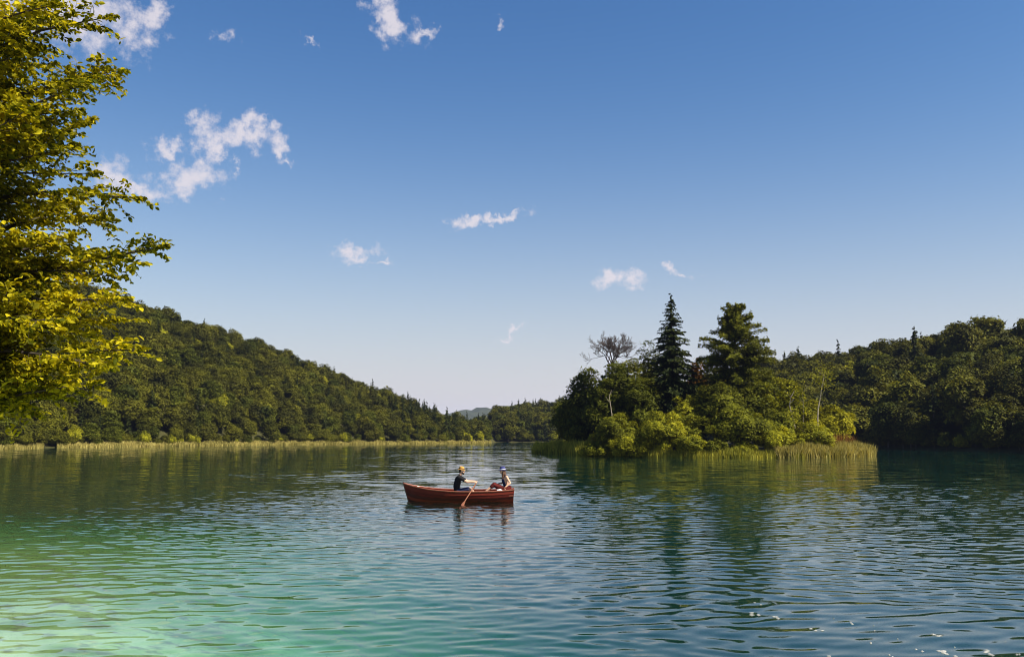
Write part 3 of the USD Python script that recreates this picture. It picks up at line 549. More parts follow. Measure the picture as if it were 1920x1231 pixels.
def along(line, depth, n, rs):
    line = V(line, float); seg = np.linalg.norm(np.diff(line, axis=0), axis=1); c = np.concatenate([[0], np.cumsum(seg)]); s = rs.uniform(0, c[-1], n)
    x, y = np.interp(s, c, line[:, 0]), np.interp(s, c, line[:, 1]); gx, gy = np.gradient(line[:, 0], c), np.gradient(line[:, 1], c)
    tx, ty = np.interp(s, c, gx), np.interp(s, c, gy); l = np.hypot(tx, ty); d = rs.uniform(-.5, depth, n)
    return np.column_stack([x - ty / l * d, y + tx / l * d])
def V(a, dt=None): return np.array(a) if dt is None else np.array(a, dt)
def build_reeds():
    rs = np.random.default_rng(600)
    reed_bed('reed_bed', 'green gold reeds round the left tip of the island', along([(9, 147), (4.5, 143.5), (3.6, 140), (6, 133), (9.5, 125), (13, 118.5)], 3.0, 14000, rs), 1.6, M['reedgreen'], rs, .10)
    reed_bed('reed_bed', 'thin reeds at the waterline along the middle of the island', along([(13, 117.5), (16, 114.5), (20, 112), (28, 111), (36, 112), (40, 113.7)], 1.1, 9000, rs), 1.0, M['reedgreen'], rs, .08)
    reed_bed('reed_bed', 'tall pale straw reeds at the right end of the island', along([(33, 111.4), (38, 112.6), (44, 116), (47, 118.6), (48.8, 121.5), (48, 126)], 3.0, 22000, rs), 1.5, M['reed'], rs, .10)
    reed_bed('reed_bed', 'rust red reeds behind the pale reeds at the right of the island', along([(41, 117.5), (45, 120), (47.2, 123), (46.8, 128)], 3.0, 7000, rs), 2.1, M['rustreed'], rs, .10)
    a = np.concatenate([np.linspace(az_of(-330), az_of(82), 60), ]); b = np.linspace(az_of(108), az_of(921), 120)
    for arc, lb, n in ((a, 'pale straw reeds on the left shore at the frame edge', 9000), (b, 'long strip of pale straw reeds along the left shore', 24000)):
        s = f_sh(np.degrees(arc)); q = rs.uniform(0, 1, n) * (len(arc) - 1); A = np.interp(q, np.arange(len(arc)), arc); R = np.interp(q, np.arange(len(arc)), s) + rs.uniform(-2.2, 2.2, n) + .8 * np.sin(A * 90)
        reed_bed('reed_bed', lb, np.column_stack([R * np.sin(A), R * np.cos(A)]), 1.15, M['reed'], rs, .16)
build_reeds()
# ------------------------------------------------------------------ the near tree on the left bank
def near_tree():
    rs = np.random.default_rng(700); base = V([-9.6, 11.2, 0.0]); base[2] = gz(base[0], base[1]) - .1
    t = thing('beech_tree', 'near leafy tree reaching in over the water from the left', 'tree', base)
    tz = np.linspace(0, 12.5, 12); tp = base + np.column_stack([.35 * np.sin(tz * .4), .2 * np.cos(tz * .5), tz]); obj('trunk', (lambda m: (m[0] - base, m[1]))(tube(tp, np.linspace(.34, .06, 12), 10)), bark, t)
    tips = [  # pixel x, y, distance ahead of each bough's tip
        (205, 32, 10.6), (130, 30, 11.6), (222, 135, 10.8), (165, 228, 11.4), (170, 150, 10.2), (95, 120, 12.2), (40, 70, 10.5), (258, 372, 10.9), (175, 325, 11.8), (130, 270, 10.4), (205, 415, 11.4), (306, 462, 10.7), (265, 495, 11.6),
        (215, 520, 10.6), (232, 560, 10.1), (225, 600, 10.4), (262, 655, 10.2), (195, 690, 9.8), (165, 630, 11.2), (120, 560, 10.1), (110, 690, 10.9), (130, 440, 10.4), (70, 380, 10.8), (60, 500, 11.6), (40, 620, 10.2), (70, 700, 10.0), (20, 280, 11.2), (10, 180, 10.4),
        (60, 200, 9.9), (20, 440, 10.0), (10, 690, 11.4), (150, 480, 12.2), (140, 380, 12.4), (100, 10, 9.9), (20, -40, 11), (150, -60, 11.0), (60, -150, 11.5), (60, 640, 12.0), (110, 600, 9.4), (30, 560, 9.6),
        (-120, 100, 9.0), (-200, 300, 9.2), (-150, 500, 9.0), (-250, 0, 10), (-200, 640, 10.0), (-100, 690, 12.2), (-60, 300, 13), (-80, 560, 13.2), (-300, 200, 14), (-300, 500, 14), (-50, -200, 12), (-300, -250, 11)]
    tips = tips + [(rs.uniform(-30, 140), rs.uniform(-20, 725), rs.uniform(10.2, 12.6)) for k in range(22)] + [(118, 215, 11.0), (90, 250, 10.6), (150, 205, 11.8), (60, 235, 11.2), (120, 730, 10.4), (50, 745, 10.2), (180, 715, 10.0), (10, 735, 10.6)]
    LP, LN, LT, wood = [], [], [], []
    for px, py, Y in tips:
        e = at(px, py, Y); inside = px > -40; zb = np.clip(e[2] - rs.uniform(.5, 3.2) - base[2], 1.6, 12.0); s = V([np.interp(zb, tz, tp[:, i]) for i in range(3)]); L = np.linalg.norm(e - s)
        mm = 12; q = np.linspace(0, 1, mm); sag = V([0, 0, 1])[None] * (L * (.10 * np.sin(q * np.pi) ))[:, None]
        path = s + (e - s) * q[:, None] + sag + np.cumsum(rs.normal(0, .022, (mm, 3)), 0) * np.sin(q * np.pi)[:, None] * 2
        obj('bough', (lambda m: (m[0] - base, m[1]))(tube(path, np.linspace(.028 + .008 * L, .004, mm), 6)), bark, t)
        nt = int(L * (14 if inside else 5)); main = unit(e - s)
        for k in range(nt):
            f = .30 + .70 * (k + rs.random()) / nt; c = V([np.interp(f, q, path[:, i]) for i in range(3)]); side = unit(np.cross(main, [0, 0, 1.0])) * (1 if k % 2 else -1)
            d = unit(main * rs.uniform(.5, 1.1) + side * rs.uniform(.3, 1.0) + V([0, 0, 1]) * rs.normal(.0, .50)); l = (.62 - .34 * f) * rs.uniform(.7, 1.4)
            if f > .97: d = main; l = .12
            u = np.linspace(0, 1, 5); tw = c + d * (l * u)[:, None] + V([0, 0, -1]) * (l * .22 * u ** 2)[:, None]
            wood.append(tube(tw, np.linspace(.005, .0018, 5), 3, False))
            for b in range(4 if inside else 2):            # side shoots
                if b == 0: cc, dd, ll = tw[0], d, l
                else:
                    g = rs.uniform(.2, .9); cc = V([np.interp(g, u, tw[:, i]) for i in range(3)]); dd = unit(d + unit(np.cross(d, [0, 0, 1.0])) * rs.choice([-1, 1]) * rs.uniform(.5, .9) + rs.normal(0, .12, 3)); ll = l * rs.uniform(.3, .55)
                nl = max(3, int(ll / (.034 if inside else .06))); w = (np.arange(nl) + .6) / nl
                pos = cc + dd * (ll * w)[:, None] + V([0, 0, -1]) * (ll * .22 * w ** 2)[:, None]; sd = unit(np.cross(dd, [0, 0, 1.0])); alt = np.where(np.arange(nl) % 2, 1, -1)[:, None]
                ax = unit(dd * .75 + sd * alt * .8 + V([0, 0, -.65]) + rs.normal(0, .3, (nl, 3)))
                LP.append(pos + ax * .035); LT.append(ax); LN.append(V([0, 0, 1.0]) + rs.normal(0, .62, (nl, 3)))
    LP, LN, LT = map(np.vstack, (LP, LN, LT)); n = len(LP)
    N = unit(LN); T = unit(LT - N * (LT * N).sum(1, keepdims=True)); B = np.cross(N, T); s = (.079 * rs.uniform(.7, 1.25, n))[:, None]
    # leaf: pointed oval folded along its midrib, tip curling down
    pr = [(-.5, 0, 0), (-.15, .26, .05), (.2, .24, .05), (.5, 0, -.07), (.2, -.24, .05), (-.15, -.26, .05)]
    v = np.stack([LP + T * s * a + B * s * b + N * s * c for a, b, c in pr], 1); tone = np.clip(.40 + .33 * rs.normal(size=n), 0, 1); tri = V([(0, 3, 1), (1, 3, 2), (0, 5, 3), (5, 4, 3)])[:, ::-1]
    d = LP[:, 1]; u = 960 + FPX * LP[:, 0] / d; inview = (u > 5) & (u < 330) & (LP[:, 2] < 8.0)
    order = np.argsort(np.where(inview, d / s[:, 0], 1e9)); single = order[:300]; rest = np.setdiff1d(np.arange(n), single)
    for k in single: obj('leaf', (v[k] - base, tri), M['near'], t, tone=np.full(6, tone[k]))
    vr = v[rest].reshape(-1, 3) - base; fr = (np.arange(len(rest))[:, None, None] * 6 + tri[None]).reshape(-1, 3)
    obj('foliage', (vr, fr), M['near'], t, tone=np.repeat(tone[rest], 6), kind='stuff')
    w = join(wood); obj('twigs', (w[0] - base, w[1]), bark, t, kind='stuff')
    return n
N_LEAVES = near_tree(); print('leaves', N_LEAVES)
# ------------------------------------------------------------------ boat
wood_m = usdkit.material(stage, '/World/Looks/mahogany', {
    'tc': ('texture_coordinate', {}), 'mp': ('mapping', {'scale': (1.2, 9, 22)}), 'n': ('noise_texture', {'scale': 2.2, 'detail': 6.0, 'distortion': .6}), 'f': ('map_range', {'from_min': .3, 'from_max': .7, 'clamp': True}),
    'c': ('mix_color', {'a': (.034, .003, .002), 'b': (.092, .009, .004)}), 'p': ('principled_bsdf', {'roughness': .5, 'coat_weight': 0.0, 'specular_ior_level': .15})},
    [('tc.object', 'mp.vector'), ('mp.vector', 'n.vector'), ('n.fac', 'f.value'), ('f.result', 'c.fac'), ('c.result', 'p.base_color')], surface='p.BSDF')
strake_m = [wood_m] + [plain(f'strake_{n}', a, .5, b, 4, .15, 0, stretch=(1, 8, 14)) for n, a, b in (('deep', (.050, .007, .004), (.028, .004, .003)), ('warm', (.120, .015, .006), (.075, .009, .004)))]
dark_wood = plain('dark_wood', (.075, .018, .010), .4, (.04, .010, .006), 5, .5, .4, stretch=(1, 8, 8))
rim_wood = plain('rim_wood', (.22, .065, .028), .45, (.14, .038, .016), 4, .5, .5, stretch=(1, 8, 8))
oar_wood = plain('oar_wood', (.20, .075, .034), .5, (.13, .045, .02), 4, .4, .2, stretch=(1, 1, 1))
metal = plain('iron', (.08, .08, .085), .4, None, 9, .5)
LB = 4.5
f_b = PchipInterpolator([0, .04, .12, .25, .42, .6, .8, 1], [.02, .13, .32, .52, .66, .69, .61, .46])
f_s = PchipInterpolator([0, .12, .3, .55, .8, 1], [.70, .57, .46, .405, .415, .475])
f_k = PchipInterpolator([0, .05, .2, .6, 1], [-.02, -.16, -.22, -.22, -.14])
def hull_pt(t, phi, off=0.0):
    """A point of the skin: t from bow to stern, phi from keel (0) to gunwale (1)."""
    b, s, k = f_b(t), f_s(t), f_k(t); a = phi * np.pi / 2
    y = b * np.sin(a) ** .85; z = k + (s - k) * (.12 * phi + .88 * (1 - np.cos(a)) ** .95)
    rake = -.22 * (1 - t) ** 6 * (z / .73 - 1.0) + .0          # stem and transom lean
    x = -LB / 2 + LB * t + rake * 1.0 * (t < .5) + .08 * (z - .5) * t ** 8
    return np.stack([x, -(y + off), z], -1)
def build_boat():
    t_ = thing('rowing_boat', 'varnished red brown wooden rowing boat carrying two people', 'boat', BOAT)
    ts = np.linspace(0, 1, 40) ** 1.15; edges = np.linspace(.16, 1, 7)
    for sg in (1, -1):
        for i in range(6):
            a0, a1 = edges[i] - .02, edges[i + 1]; ph = np.linspace(a0, a1, 4); rows = []
            for p in ph:
                lap = .018 * (a1 - p) / (a1 - a0)
                rows.append(hull_pt(ts, np.full_like(ts, p), lap + .002))
            O = np.stack(rows, 1); I = O.copy(); I[..., 1] += .014
            n, m = O.shape[:2]; v = np.vstack([O.reshape(-1, 3), I.reshape(-1, 3)]); ii, jj = np.meshgrid(np.arange(n - 1), np.arange(m - 1), indexing='ij'); K = n * m
            q = np.stack([ii * m + jj, (ii + 1) * m + jj, (ii + 1) * m + jj + 1, ii * m + jj + 1], -1).reshape(-1, 4); e = np.arange(n - 1)
            lo = np.stack([e * m, K + e * m, K + (e + 1) * m, (e + 1) * m], -1); hi = np.stack([e * m + m - 1, (e + 1) * m + m - 1, K + (e + 1) * m + m - 1, K + e * m + m - 1], -1)
            q = np.vstack([q, q[:, ::-1] + K, lo, hi]); v[:, 1] *= sg
            if sg < 0: q = q[:, ::-1]
            obj('plank', trimesh.Trimesh(v, np.vstack([q[:, [0, 1, 2]], q[:, [0, 2, 3]]]), process=False), strake_m[(1, 1, 2, 1, 0, 2)[i]], t_, smooth=35)
        g = hull_pt(ts, np.ones_like(ts), .018); g[:, 1] *= sg; g[:, 2] += .012
        obj('gunwale', tube(g, .026, 8), rim_wood, t_, smooth=50)
    bottom = []                                               # bottom planking under the lowest strakes
    for sg in (1, -1):
        O = np.stack([hull_pt(ts, np.full_like(ts, p)) for p in np.linspace(0, .17, 3)], 1); O[..., 1] *= sg; n, m = O.shape[:2]
        ii, jj = np.meshgrid(np.arange(n - 1), np.arange(m - 1), indexing='ij'); q = np.stack([ii * m + jj, (ii + 1) * m + jj, (ii + 1) * m + jj + 1, ii * m + jj + 1], -1).reshape(-1, 4)
        bottom.append((O.reshape(-1, 3), np.vstack([q[:, [0, 1, 2]], q[:, [0, 2, 3]]])[:, ::sg]))
    obj('bottom', join(bottom), dark_wood, t_)
    st = hull_pt(np.zeros(8), np.linspace(0, 1, 8)); st[:, 1] = 0; st = np.vstack([st, st[-1] + V([-.02, 0, .05])]); obj('stem', tube(st - V([.012, 0, 0]), .03, 8), dark_wood, t_, smooth=50)
    kl = hull_pt(ts, np.zeros_like(ts)); kl[:, 1] = 0; obj('keel', tube(kl - V([0, 0, .02]), .03, 6), dark_wood, t_)
    ph = np.linspace(0, 1, 14); half = hull_pt(np.ones(14), ph); o2 = half.copy(); o2[:, 1] *= -1; rim = np.vstack([half, o2[::-1][:-1]]); c = rim.mean(0)
    v = np.vstack([rim, rim + V([-.03, 0, 0]), [c], [c + V([-.03, 0, 0])]]); n = len(rim); k = np.arange(n); k2 = (k + 1) % n
    obj('transom', (v, np.vstack([np.stack([k, k2, np.full(n, 2 * n)], 1), np.stack([n + k2, n + k, np.full(n, 2 * n + 1)], 1), np.stack([k, n + k, n + k2], 1), np.stack([k, n + k2, k2], 1)])), wood_m, t_)
    for x, z, w in ((-.95, .33, .9), (-.08, .27, 1.2), (1.95, .25, .96)):
        obj('thwart', box((.26 if x < 1 else .5, w, .03), (x, 0, z)), rim_wood, t_)
    obj('floorboard', box((2.9, .62, .02), (.25, 0, .03)), dark_wood, t_)
    # curved back rest round the stern seat
    a = np.linspace(-1.9, 1.9, 17); arc = np.column_stack([1.72 + .42 * np.cos(a) + .0 * a, .40 * np.sin(a)]); v, f = [], []
    for (x, y) in arc: v += [(x, y, .40), (x, y, .58 + .03 * (x > 1.9)), (x - .02 * (x - 1.7), y * .95, .58 + .03 * (x > 1.9)), (x - .02 * (x - 1.7), y * .95, .40)]
    for k in range(16):
        for j in range(4): f += [(4 * k + j, 4 * k + (j + 1) % 4, 4 * k + 4 + (j + 1) % 4, 4 * k + 4 + j)]
    obj('seat_back', (V(v), V(f)), wood_m, t_)
    for sg in (-1, 1):
        th = np.linspace(.9, 2 * np.pi - .9, 14) + np.pi / 2; r = np.column_stack([.58 + .045 * np.cos(th), np.full(14, sg * .70), .525 + .045 * np.sin(th)]); obj('oarlock', join([tube(r, .009, 6), tube([(.58, sg * .70, .43), (.58, sg * .70, .485)], .012, 6)]), metal, t_)
build_boat()
def build_oar(sg, label):
    h, l, e = V([.70, sg * .28, .72]), V([.58, sg * .70, .525]), None
    d = unit(l - h); o = thing('oar', label, 'oar', BOAT + h); e = d * 2.35
    s = V([0, .12, .13, .5, 1.55, 1.62]); obj('shaft', tube([d * q for q in s - .10], [.017, .017, .021, .024, .019, .017], 10), oar_wood, o, smooth=50)
    side = unit(np.cross(d, V([0, 0, 1.0]))); nn = np.cross(side, d); v = []
    for q, w in ((1.48, .018), (1.62, .05), (1.8, .055), (2.0, .058), (2.12, .05), (2.14, .034)):
        for a, b in ((-w, .006), (0, .012), (w, .006), (w, -.006), (0, -.012), (-w, -.006)): v.append(d * q + side * a + nn * b)
    f = []
    for k in range(5):
        for j in range(6): f.append((6 * k + j, 6 * k + (j + 1) % 6, 6 * k + 6 + (j + 1) % 6, 6 * k + 6 + j))
    f2 = [(30, 31, 32, 33), (30, 33, 34, 35), (3, 2, 1, 0), (5, 4, 3, 0)]
    obj('blade', (V(v), V(f + f2)), oar_wood, o)
build_oar(-1, 'wooden oar on the near side of the boat, blade dipping in the water')
build_oar(1, 'wooden oar on the far side of the boat behind the rower')
# ------------------------------------------------------------------ people
skin = plain('skin', (.50, .30, .20), .55, (.44, .25, .16), 8, .3)
black_cloth = plain('black_cloth', (.012, .012, .013), .9, None, 20, .1)
navy_cloth = plain('navy_cloth', (.018, .024, .06), .9, None, 20, .1)
white_cloth = plain('white_cloth', (.75, .75, .76), .9, (.66, .66, .68), 20, .1)
blue_cloth = plain('blue_hat_cloth', (.05, .055, .16), .9, None, 20, .1)
straw = plain('straw', (.50, .27, .06), .8, (.38, .18, .035), 60, .2)
dark_band = plain('dark_band', (.03, .018, .012), .8)
hair_m = plain('brown_hair', (.028, .012, .006), .6, (.10, .040, .014), 30, .4, stretch=(6, 6, 1))
beard_m = plain('dark_beard', (.03, .016, .009), .7, None, 30, .3)
red_cloth = plain('dark_red_cloth', (.085, .011, .009), .9, (.055, .008, .007), 12, .15)
lens_m = plain('dark_lens', (.01, .01, .012), .15, None, 5, .6)
white_eye = plain('eye_white', (.8, .8, .8), .3)
def ball(p, r, seg=14):
    return m3.Manifold.sphere(1.0, seg).scale([r] * 3 if np.ndim(r) == 0 else list(map(float, r))).translate(list(map(float, p)))
def bone(a, ra, b, rb): return m3.Manifold.batch_hull([ball(a, ra), ball(b, rb)])
def chain(*pr):
    out = None
    for (a, ra), (b, rb) in zip(pr[:-1], pr[1:]):
        h = bone(a, ra, b, rb); out = h if out is None else out + h
    return out
def soft(man, step=.022, it=14):
    m = man.refine_to_length(step).to_mesh(); t = trimesh.Trimesh(m.vert_properties[:, :3], m.tri_verts, process=True); trimesh.smoothing.filter_taubin(t, .5, .52, it); return t
def hand(w, fwd, grip, s=1.0):
    """A hand at wrist w reaching along fwd with four unequal fingers and a thumb curled round the axis grip."""
    fwd, grip = unit(V(fwd)), unit(V(grip)); dn = unit(np.cross(grip, fwd)); dn = dn if dn[2] < 0 else -dn; w = V(w); parts = []
    k = w + fwd * .075 * s
    parts.append(m3.Manifold.batch_hull([ball(w, .026 * s, 10), ball(k + grip * .032 * s, .015 * s, 10), ball(k - grip * .032 * s, .015 * s, 10)]))
    for i, (o, L) in enumerate(((.034, .9), (.012, 1.0), (-.011, .95), (-.033, .75))):
        a = k + grip * o * s; b = a + (fwd * .030 + dn * .014) * L * s; c = b + (dn * .030 - fwd * .004) * L * s; e = c + (-fwd * .026 + dn * .004) * L * s
        parts += [bone(a, .0105 * s, b, .0095 * s), bone(b, .0095 * s, c, .009 * s), bone(c, .009 * s, e, .008 * s)]
    a = w + fwd * .03 * s + grip * .026 * s; b = a + (grip * .020 + fwd * .022 + dn * .022) * s; c = b + (fwd * .024 + dn * .022 - grip * .010) * s
    parts += [bone(a, .014 * s, b, .011 * s), bone(b, .011 * s, c, .009 * s)]
    out = parts[0]
    for p in parts[1:]: out = out + p
    return out
def head(c, f, s=1.0):
    """Head at c facing f (level): skull, jaw, nose, ears."""
    f = unit(V(f)); r = unit(np.cross(f, V([0, 0, 1.0]))); u = V([0, 0, 1.0]); g = lambda a, b, d: V(c) + (f * a + r * b + u * d) * s
    h = m3.Manifold.batch_hull([ball(g(-.015, 0, .03), .088 * s, 18), ball(g(.02, 0, .035), .075 * s, 18), ball(g(.045, 0, -.06), .042 * s, 12), ball(g(.062, 0, -.085), .024 * s, 10), ball(g(-.03, 0, -.03), .062 * s, 12)])
    h = h + m3.Manifold.batch_hull([ball(g(.088, 0, .02), .010 * s, 8), ball(g(.112, 0, -.022), .013 * s, 8), ball(g(.09, 0, -.028), .016 * s, 8)])
    h = h + m3.Manifold.batch_hull([ball(g(.088, .018, -.058), .007 * s, 8), ball(g(.088, -.018, -.058), .007 * s, 8), ball(g(.094, 0, -.054), .008 * s, 8)])
    for q in (-1, 1): h = h + m3.Manifold.batch_hull([ball(g(-.005, q * .084, .015), .016 * s, 8), ball(g(-.002, q * .08, -.02), .010 * s, 8)])
    return h, g
def to_t(m): q = m.to_mesh(); return trimesh.Trimesh(q.vert_properties[:, :3], q.tri_verts, process=False)
def hat(g, parent, cm, bm, brim, hgt, tilt=0.0, s=1.0, bh=.034):
    prof = [(0, .0 + hgt), (.05, hgt), (.078, hgt - .012), (.092, hgt * .5), (.098, .0), (.098 + brim, -.014), (.098 + brim, -.020), (.098, -.008), (.0, -.008)]
    R = np.eye(4); R[:3, 0], R[:3, 1], R[:3, 2] = unit(g(1, 0, 0) - g(0, 0, 0)), unit(g(0, -1, 0) - g(0, 0, 0)), V([0, 0, 1.0]); R = R @ trimesh.transformations.rotation_matrix(tilt, [0, 1, 0]); R[:3, 3] = g(-.005, 0, .068)
    h = trimesh.creation.revolve(V(prof)[::-1] * s, sections=28); h.apply_scale([1.08, .95, 1]); h.apply_transform(R); o = obj('hat', h, cm, parent, smooth=35)
    b = trimesh.creation.revolve(V([(.1005, .004), (.1005, .004 + bh), (.097, .004 + bh), (.097, .004)]) * s, sections=28); b.apply_scale([1.08, .95, 1]); b.apply_transform(R); obj('hat_band', b, bm, o, smooth=35)
def build_man():
    t = thing('person', 'person in black shirt and straw coloured hat rowing with both hands', 'person', BOAT, 0, None, (1.04,) * 3)
    hip, wst, chs, nck, hd = V([-.06, 0, .385]), V([-.085, 0, .58]), V([-.03, 0, .83]), V([.045, 0, 1.00]), V([.105, 0, 1.165])
    sh = lambda q: V([.0, q * .185, .925]); el = lambda q: V([.33, q * .29, .755]); wr = lambda q: V([.605, q * .275, .755])
    hj = lambda q: V([-.02, q * .095, .375]); kn = lambda q: V([.42, q * .15, .47]); an = lambda q: V([.78, q * .13, .14])
    torso = m3.Manifold.batch_hull([ball(hip, (.12, .165, .11)), ball(wst, (.125, .16, .12))]) + m3.Manifold.batch_hull([ball(wst, (.125, .16, .12)), ball(chs, (.125, .175, .12)), ball(sh(1), .065), ball(sh(-1), .065)])
    bd = torso + bone(chs, .09, nck, .058) + bone(nck, .056, hd - V([.02, 0, .05]), .056)
    for q in (-1, 1):
        bd = bd + chain((sh(q), .06), (el(q), .045), (wr(q), .030)) + chain((hj(q), .092), (kn(q), .062), (an(q), .042)) + bone(an(q) + V([-.03, 0, -.06]), .036, an(q) + V([.14, 0, -.06]), .03)
    b = soft(bd); bm = m3.Manifold(m3.Mesh(b.vertices.astype(np.float32), b.faces.astype(np.uint32))); h, g = head(hd, (1, 0, -.05)); bm = bm + h
    for q in (-1, 1): bm = bm + hand(wr(q), V([.70, q * .28, .735]) - wr(q) + V([.03, 0, 0]), unit(V([-.12, q * .42, -.195])))
    obj('body', to_t(bm), skin, t, smooth=40)
    shirt = m3.Manifold.batch_hull([ball(hip, (.132, .18, .11)), ball(wst, (.14, .175, .12))]) + m3.Manifold.batch_hull([ball(wst, (.14, .175, .12)), ball(chs, (.138, .188, .125)), ball(sh(1), .076), ball(sh(-1), .076)]) + bone(chs, .105, nck - V([.005, 0, .02]), .068)
    for q in (-1, 1): shirt = shirt + chain((sh(q), .076), (sh(q) * .38 + el(q) * .62, .066))
    obj('shirt', soft(shirt), black_cloth, t, smooth=60)
    so = None
    for q in (-1, 1): so2 = chain((hj(q), .112), (hj(q) * .15 + kn(q) * .85, .088)); so = so2 if so is None else so + so2
    obj('shorts', soft(so + ball(hip - V([0, 0, .03]), (.135, .185, .09))), navy_cloth, t, smooth=60)
    obj('shoe', soft(chain((an(-1) + V([-.04, 0, -.065]), .045), (an(-1) + V([.16, 0, -.07]), .036))), dark_band, t, smooth=60); obj('shoe', soft(chain((an(1) + V([-.04, 0, -.065]), .045), (an(1) + V([.16, 0, -.07]), .036))), dark_band, t, smooth=60)
    obj('hair', soft(m3.Manifold.batch_hull([ball(g(-.03, 0, .03), .088), ball(g(-.05, 0, -.03), .062), ball(g(-.01, 0, .05), .09)]) ^ m3.Manifold.cube([.4, .4, .4], True).translate(list(g(-.205, 0, .05))), .02, 4), beard_m, t, smooth=60)
    obj('beard', soft(m3.Manifold.batch_hull([ball(g(.06, 0, -.09), .040), ball(g(.02, .05, -.06), .028), ball(g(.02, -.05, -.06), .028), ball(g(.07, 0, -.12), .026)]), .015, 4), beard_m, t, smooth=60)
    for q in (-1, 1): e = obj('eye', to_t(ball(g(.077, q * .032, .012), .0125, 10)), white_eye, t, smooth=True)
    lens = None
    for q in (-1, 1):
        lens2 = m3.Manifold.batch_hull([ball(g(.094, q * .05, .022), .008, 8), ball(g(.098, q * .018, .022), .008, 8), ball(g(.094, q * .045, -.002), .008, 8), ball(g(.097, q * .022, -.002), .008, 8)]) + bone(g(.092, q * .06, .02), .004, g(-.01, q * .09, .022), .004); lens = lens2 if lens is None else lens + lens2
    obj('sunglasses', to_t(lens), lens_m, t)
    hat(g, t, straw, dark_band, .034, .105, .06, 1.04)
build_man()
tw = trimesh.creation.icosphere(3, 1.0); tw.vertices = tw.vertices * V([.15, .10, .055]) * (1 + .25 * (meshkit.noise(tw.vertices * 3)[:, None] - .5)) + BOAT + V([-.03, -.40, .335])
tag(obj('folded_towel', tw, white_cloth, smooth=True), 'white folded cloth on the seat beside the rower', 'towel')
def build_woman():
    t = thing('person', 'person in blue hat and dark top sitting in the stern', 'person', BOAT + np.array([-.13, 0, .05]), 0, None, (1.07,) * 3)
    hip, wst, chs, nck, hd = V([1.93, 0, .36]), V([1.915, 0, .53]), V([1.865, 0, .76]), V([1.825, 0, .93]), V([1.775, 0, 1.08])
    sh = lambda q: V([1.885 - q * .05, q * .17, .865]); el = lambda q: V([2.07, q * .235, .64]) if q < 0 else V([1.80, q * .25, .64]); wr = lambda q: V([1.90, q * .31, .505]) if q < 0 else V([1.60, q * .21, .59])
    hj = lambda q: V([1.90, q * .09, .35]); kn = lambda q: V([1.46, q * .13 - .02, .575]); an = lambda q: V([1.16, q * .13 - .05, .33])
    torso = m3.Manifold.batch_hull([ball(hip, (.12, .165, .10)), ball(wst, (.092, .125, .10))]) + m3.Manifold.batch_hull([ball(wst, (.092, .125, .10)), ball(chs, (.105, .145, .10)), ball(sh(1), .05), ball(sh(-1), .05)])
    bd = torso + bone(chs, .07, nck, .046) + bone(nck, .045, hd + V([.02, 0, -.05]), .045)
    for q in (-1, 1): bd = bd + chain((sh(q), .048), (el(q), .037), (wr(q), .025)) + chain((hj(q), .09), (kn(q), .058), (an(q), .038)) + bone(an(q) + V([.02, 0, -.04]), .032, an(q) + V([-.15, 0, -.06]), .024)
    b = soft(bd); bm = m3.Manifold(m3.Mesh(b.vertices.astype(np.float32), b.faces.astype(np.uint32))); h, g = head(hd, (-1, -.12, -.04), .96); bm = bm + h
    bm = bm + hand(wr(-1), (-.55, -.1, -.8), (.6, .5, -.4), .9) + hand(wr(1), (-.9, -.2, -.25), (.1, 1, 0), .9)
    obj('body', to_t(bm), skin, t, smooth=40)
    top = m3.Manifold.batch_hull([ball(hip + V([0, 0, .03]), (.13, .172, .09)), ball(wst, (.103, .136, .10))]) + m3.Manifold.batch_hull([ball(wst, (.103, .136, .10)), ball(chs, (.118, .150, .085)), ball(chs + V([-.05, .06, 0]), .07), ball(chs + V([-.05, -.06, 0]), .07)])
    for q in (-1, 1): top = top + bone(chs + V([-.05, q * .07, .05]), .03, sh(q) * .7 + nck * .3 + V([0, 0, .03]), .022)
    obj('top', soft(top), navy_cloth, t, smooth=60)
    sk = None
    for q in (-1, 1): s2 = chain((hj(q), .115), (kn(q), .084), (kn(q) * .72 + an(q) * .28, .075)); sk = s2 if sk is None else sk + s2
    obj('skirt', soft(sk + ball(hip - V([0, 0, .02]), (.14, .185, .09)) + m3.Manifold.batch_hull([ball(hj(1), .10), ball(hj(-1), .10), ball(kn(1), .07), ball(kn(-1), .07)])), red_cloth, t, smooth=60)
    hr = m3.Manifold.batch_hull([ball(g(-.03, 0, .03), .092), ball(g(-.045, 0, -.04), .075)]) + m3.Manifold.batch_hull([ball(g(-.045, 0, -.04), .075), ball(g(-.085, 0, -.16), .075), ball(g(-.12, .02, -.30), .05)])
    for q in (-1, 1): hr = hr + chain((g(-.03, q * .075, .0), .032), (g(-.01, q * .085, -.14), .030), (g(.01, q * .10, -.32), .016))
    obj('hair', soft(hr, .02, 6), hair_m, t, smooth=60)
    for q in (-1, 1): obj('eye', to_t(ball(g(.077, q * .032, .012), .0125, 10)), white_eye, t, smooth=True)
    lens = None
    for q in (-1, 1): lens2 = m3.Manifold.batch_hull([ball(g(.094, q * .05, .022), .008, 8), ball(g(.098, q * .018, .022), .008, 8), ball(g(.094, q * .045, -.004), .008, 8), ball(g(.097, q * .022, -.004), .008, 8)]) + bone(g(.092, q * .06, .02), .004, g(-.01, q * .09, .022), .004); lens = lens2 if lens is None else lens + lens2
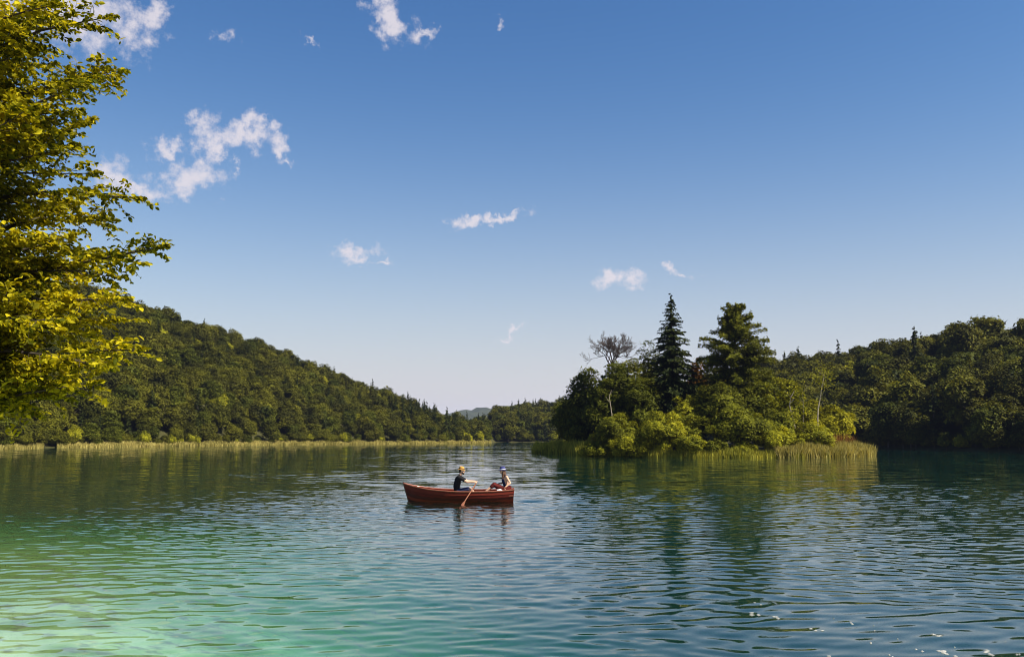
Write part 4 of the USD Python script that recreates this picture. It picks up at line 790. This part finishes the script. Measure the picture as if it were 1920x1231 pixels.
    obj('sunglasses', to_t(lens), lens_m, t)
    hat(g, t, blue_cloth, white_cloth, .05, .11, -.02, 1.02, .022)
build_woman()
bg = trimesh.creation.icosphere(3, 1.0); bg.vertices = bg.vertices * V([.12, .07, .06]) * (1 + .3 * (meshkit.noise(bg.vertices * 3, 5)[:, None] - .5)) + BOAT + V([1.66, -.46, .445])
tag(obj('white_bag', bg, white_cloth, smooth=True), 'white cloth bag on the boat edge beside the person in the blue hat', 'bag')
# ------------------------------------------------------------------ small pale flecks laid on the near water
def build_flecks():
    rs = np.random.default_rng(900); out = []
    spots = [(1410, 1150, 26), (1424, 1131, 14), (1457, 1157, 22), (1530, 1181, 20), (1563, 1159, 8), (1592, 1168, 16), (1638, 1172, 6), (1633, 1206, 12), (1683, 1197, 8), (1753, 1190, 26), (1720, 1216, 16), (1768, 1219, 30), (1790, 1211, 8), (1862, 1228, 20), (1775, 1225, 26), (1850, 1221, 26), (1276, 1134, 6), (1670, 1229, 12), (1640, 1181, 8), (1885, 1203, 7), (1550, 1229, 16), (1905, 1226, 12), (1370, 1133, 5)]
    for px, py, w in spots:
        d = ray(px, py); q = EYE / -d[2]; c = V([0, 0, EYE]) + d * q; W = w / FPX * c[1]
        for k in range(1 + w // 10):
            n = 12; a = np.arange(n) / n * 2 * np.pi; r = 1 + .35 * rs.normal(size=n) * .6; ctr = c + V([rs.normal(0, W * .22), rs.normal(0, W * .4), 0]) if w > 9 else c
            x, y = ctr[0] + np.cos(a) * r * W * .16, ctr[1] + np.sin(a) * r * W * .14; z = water_z(x, y)[0]; zc = water_z(ctr[:1], ctr[1:2])[0]
            v = np.vstack([np.column_stack([x, y, z + .002]), [[ctr[0], ctr[1], zc[0] + .012]]]); k_ = np.arange(n); out.append((v, np.stack([k_, (k_ + 1) % n, np.full(n, n)], 1)))
    o = obj('water_flecks', join(out), plain('fleck_look', (.30, .30, .28), .9, (.22, .22, .20), 30, .2), smooth=True); tag(o, 'small white flecks on the near water', 'pale_flecks', kind='stuff')
build_flecks()
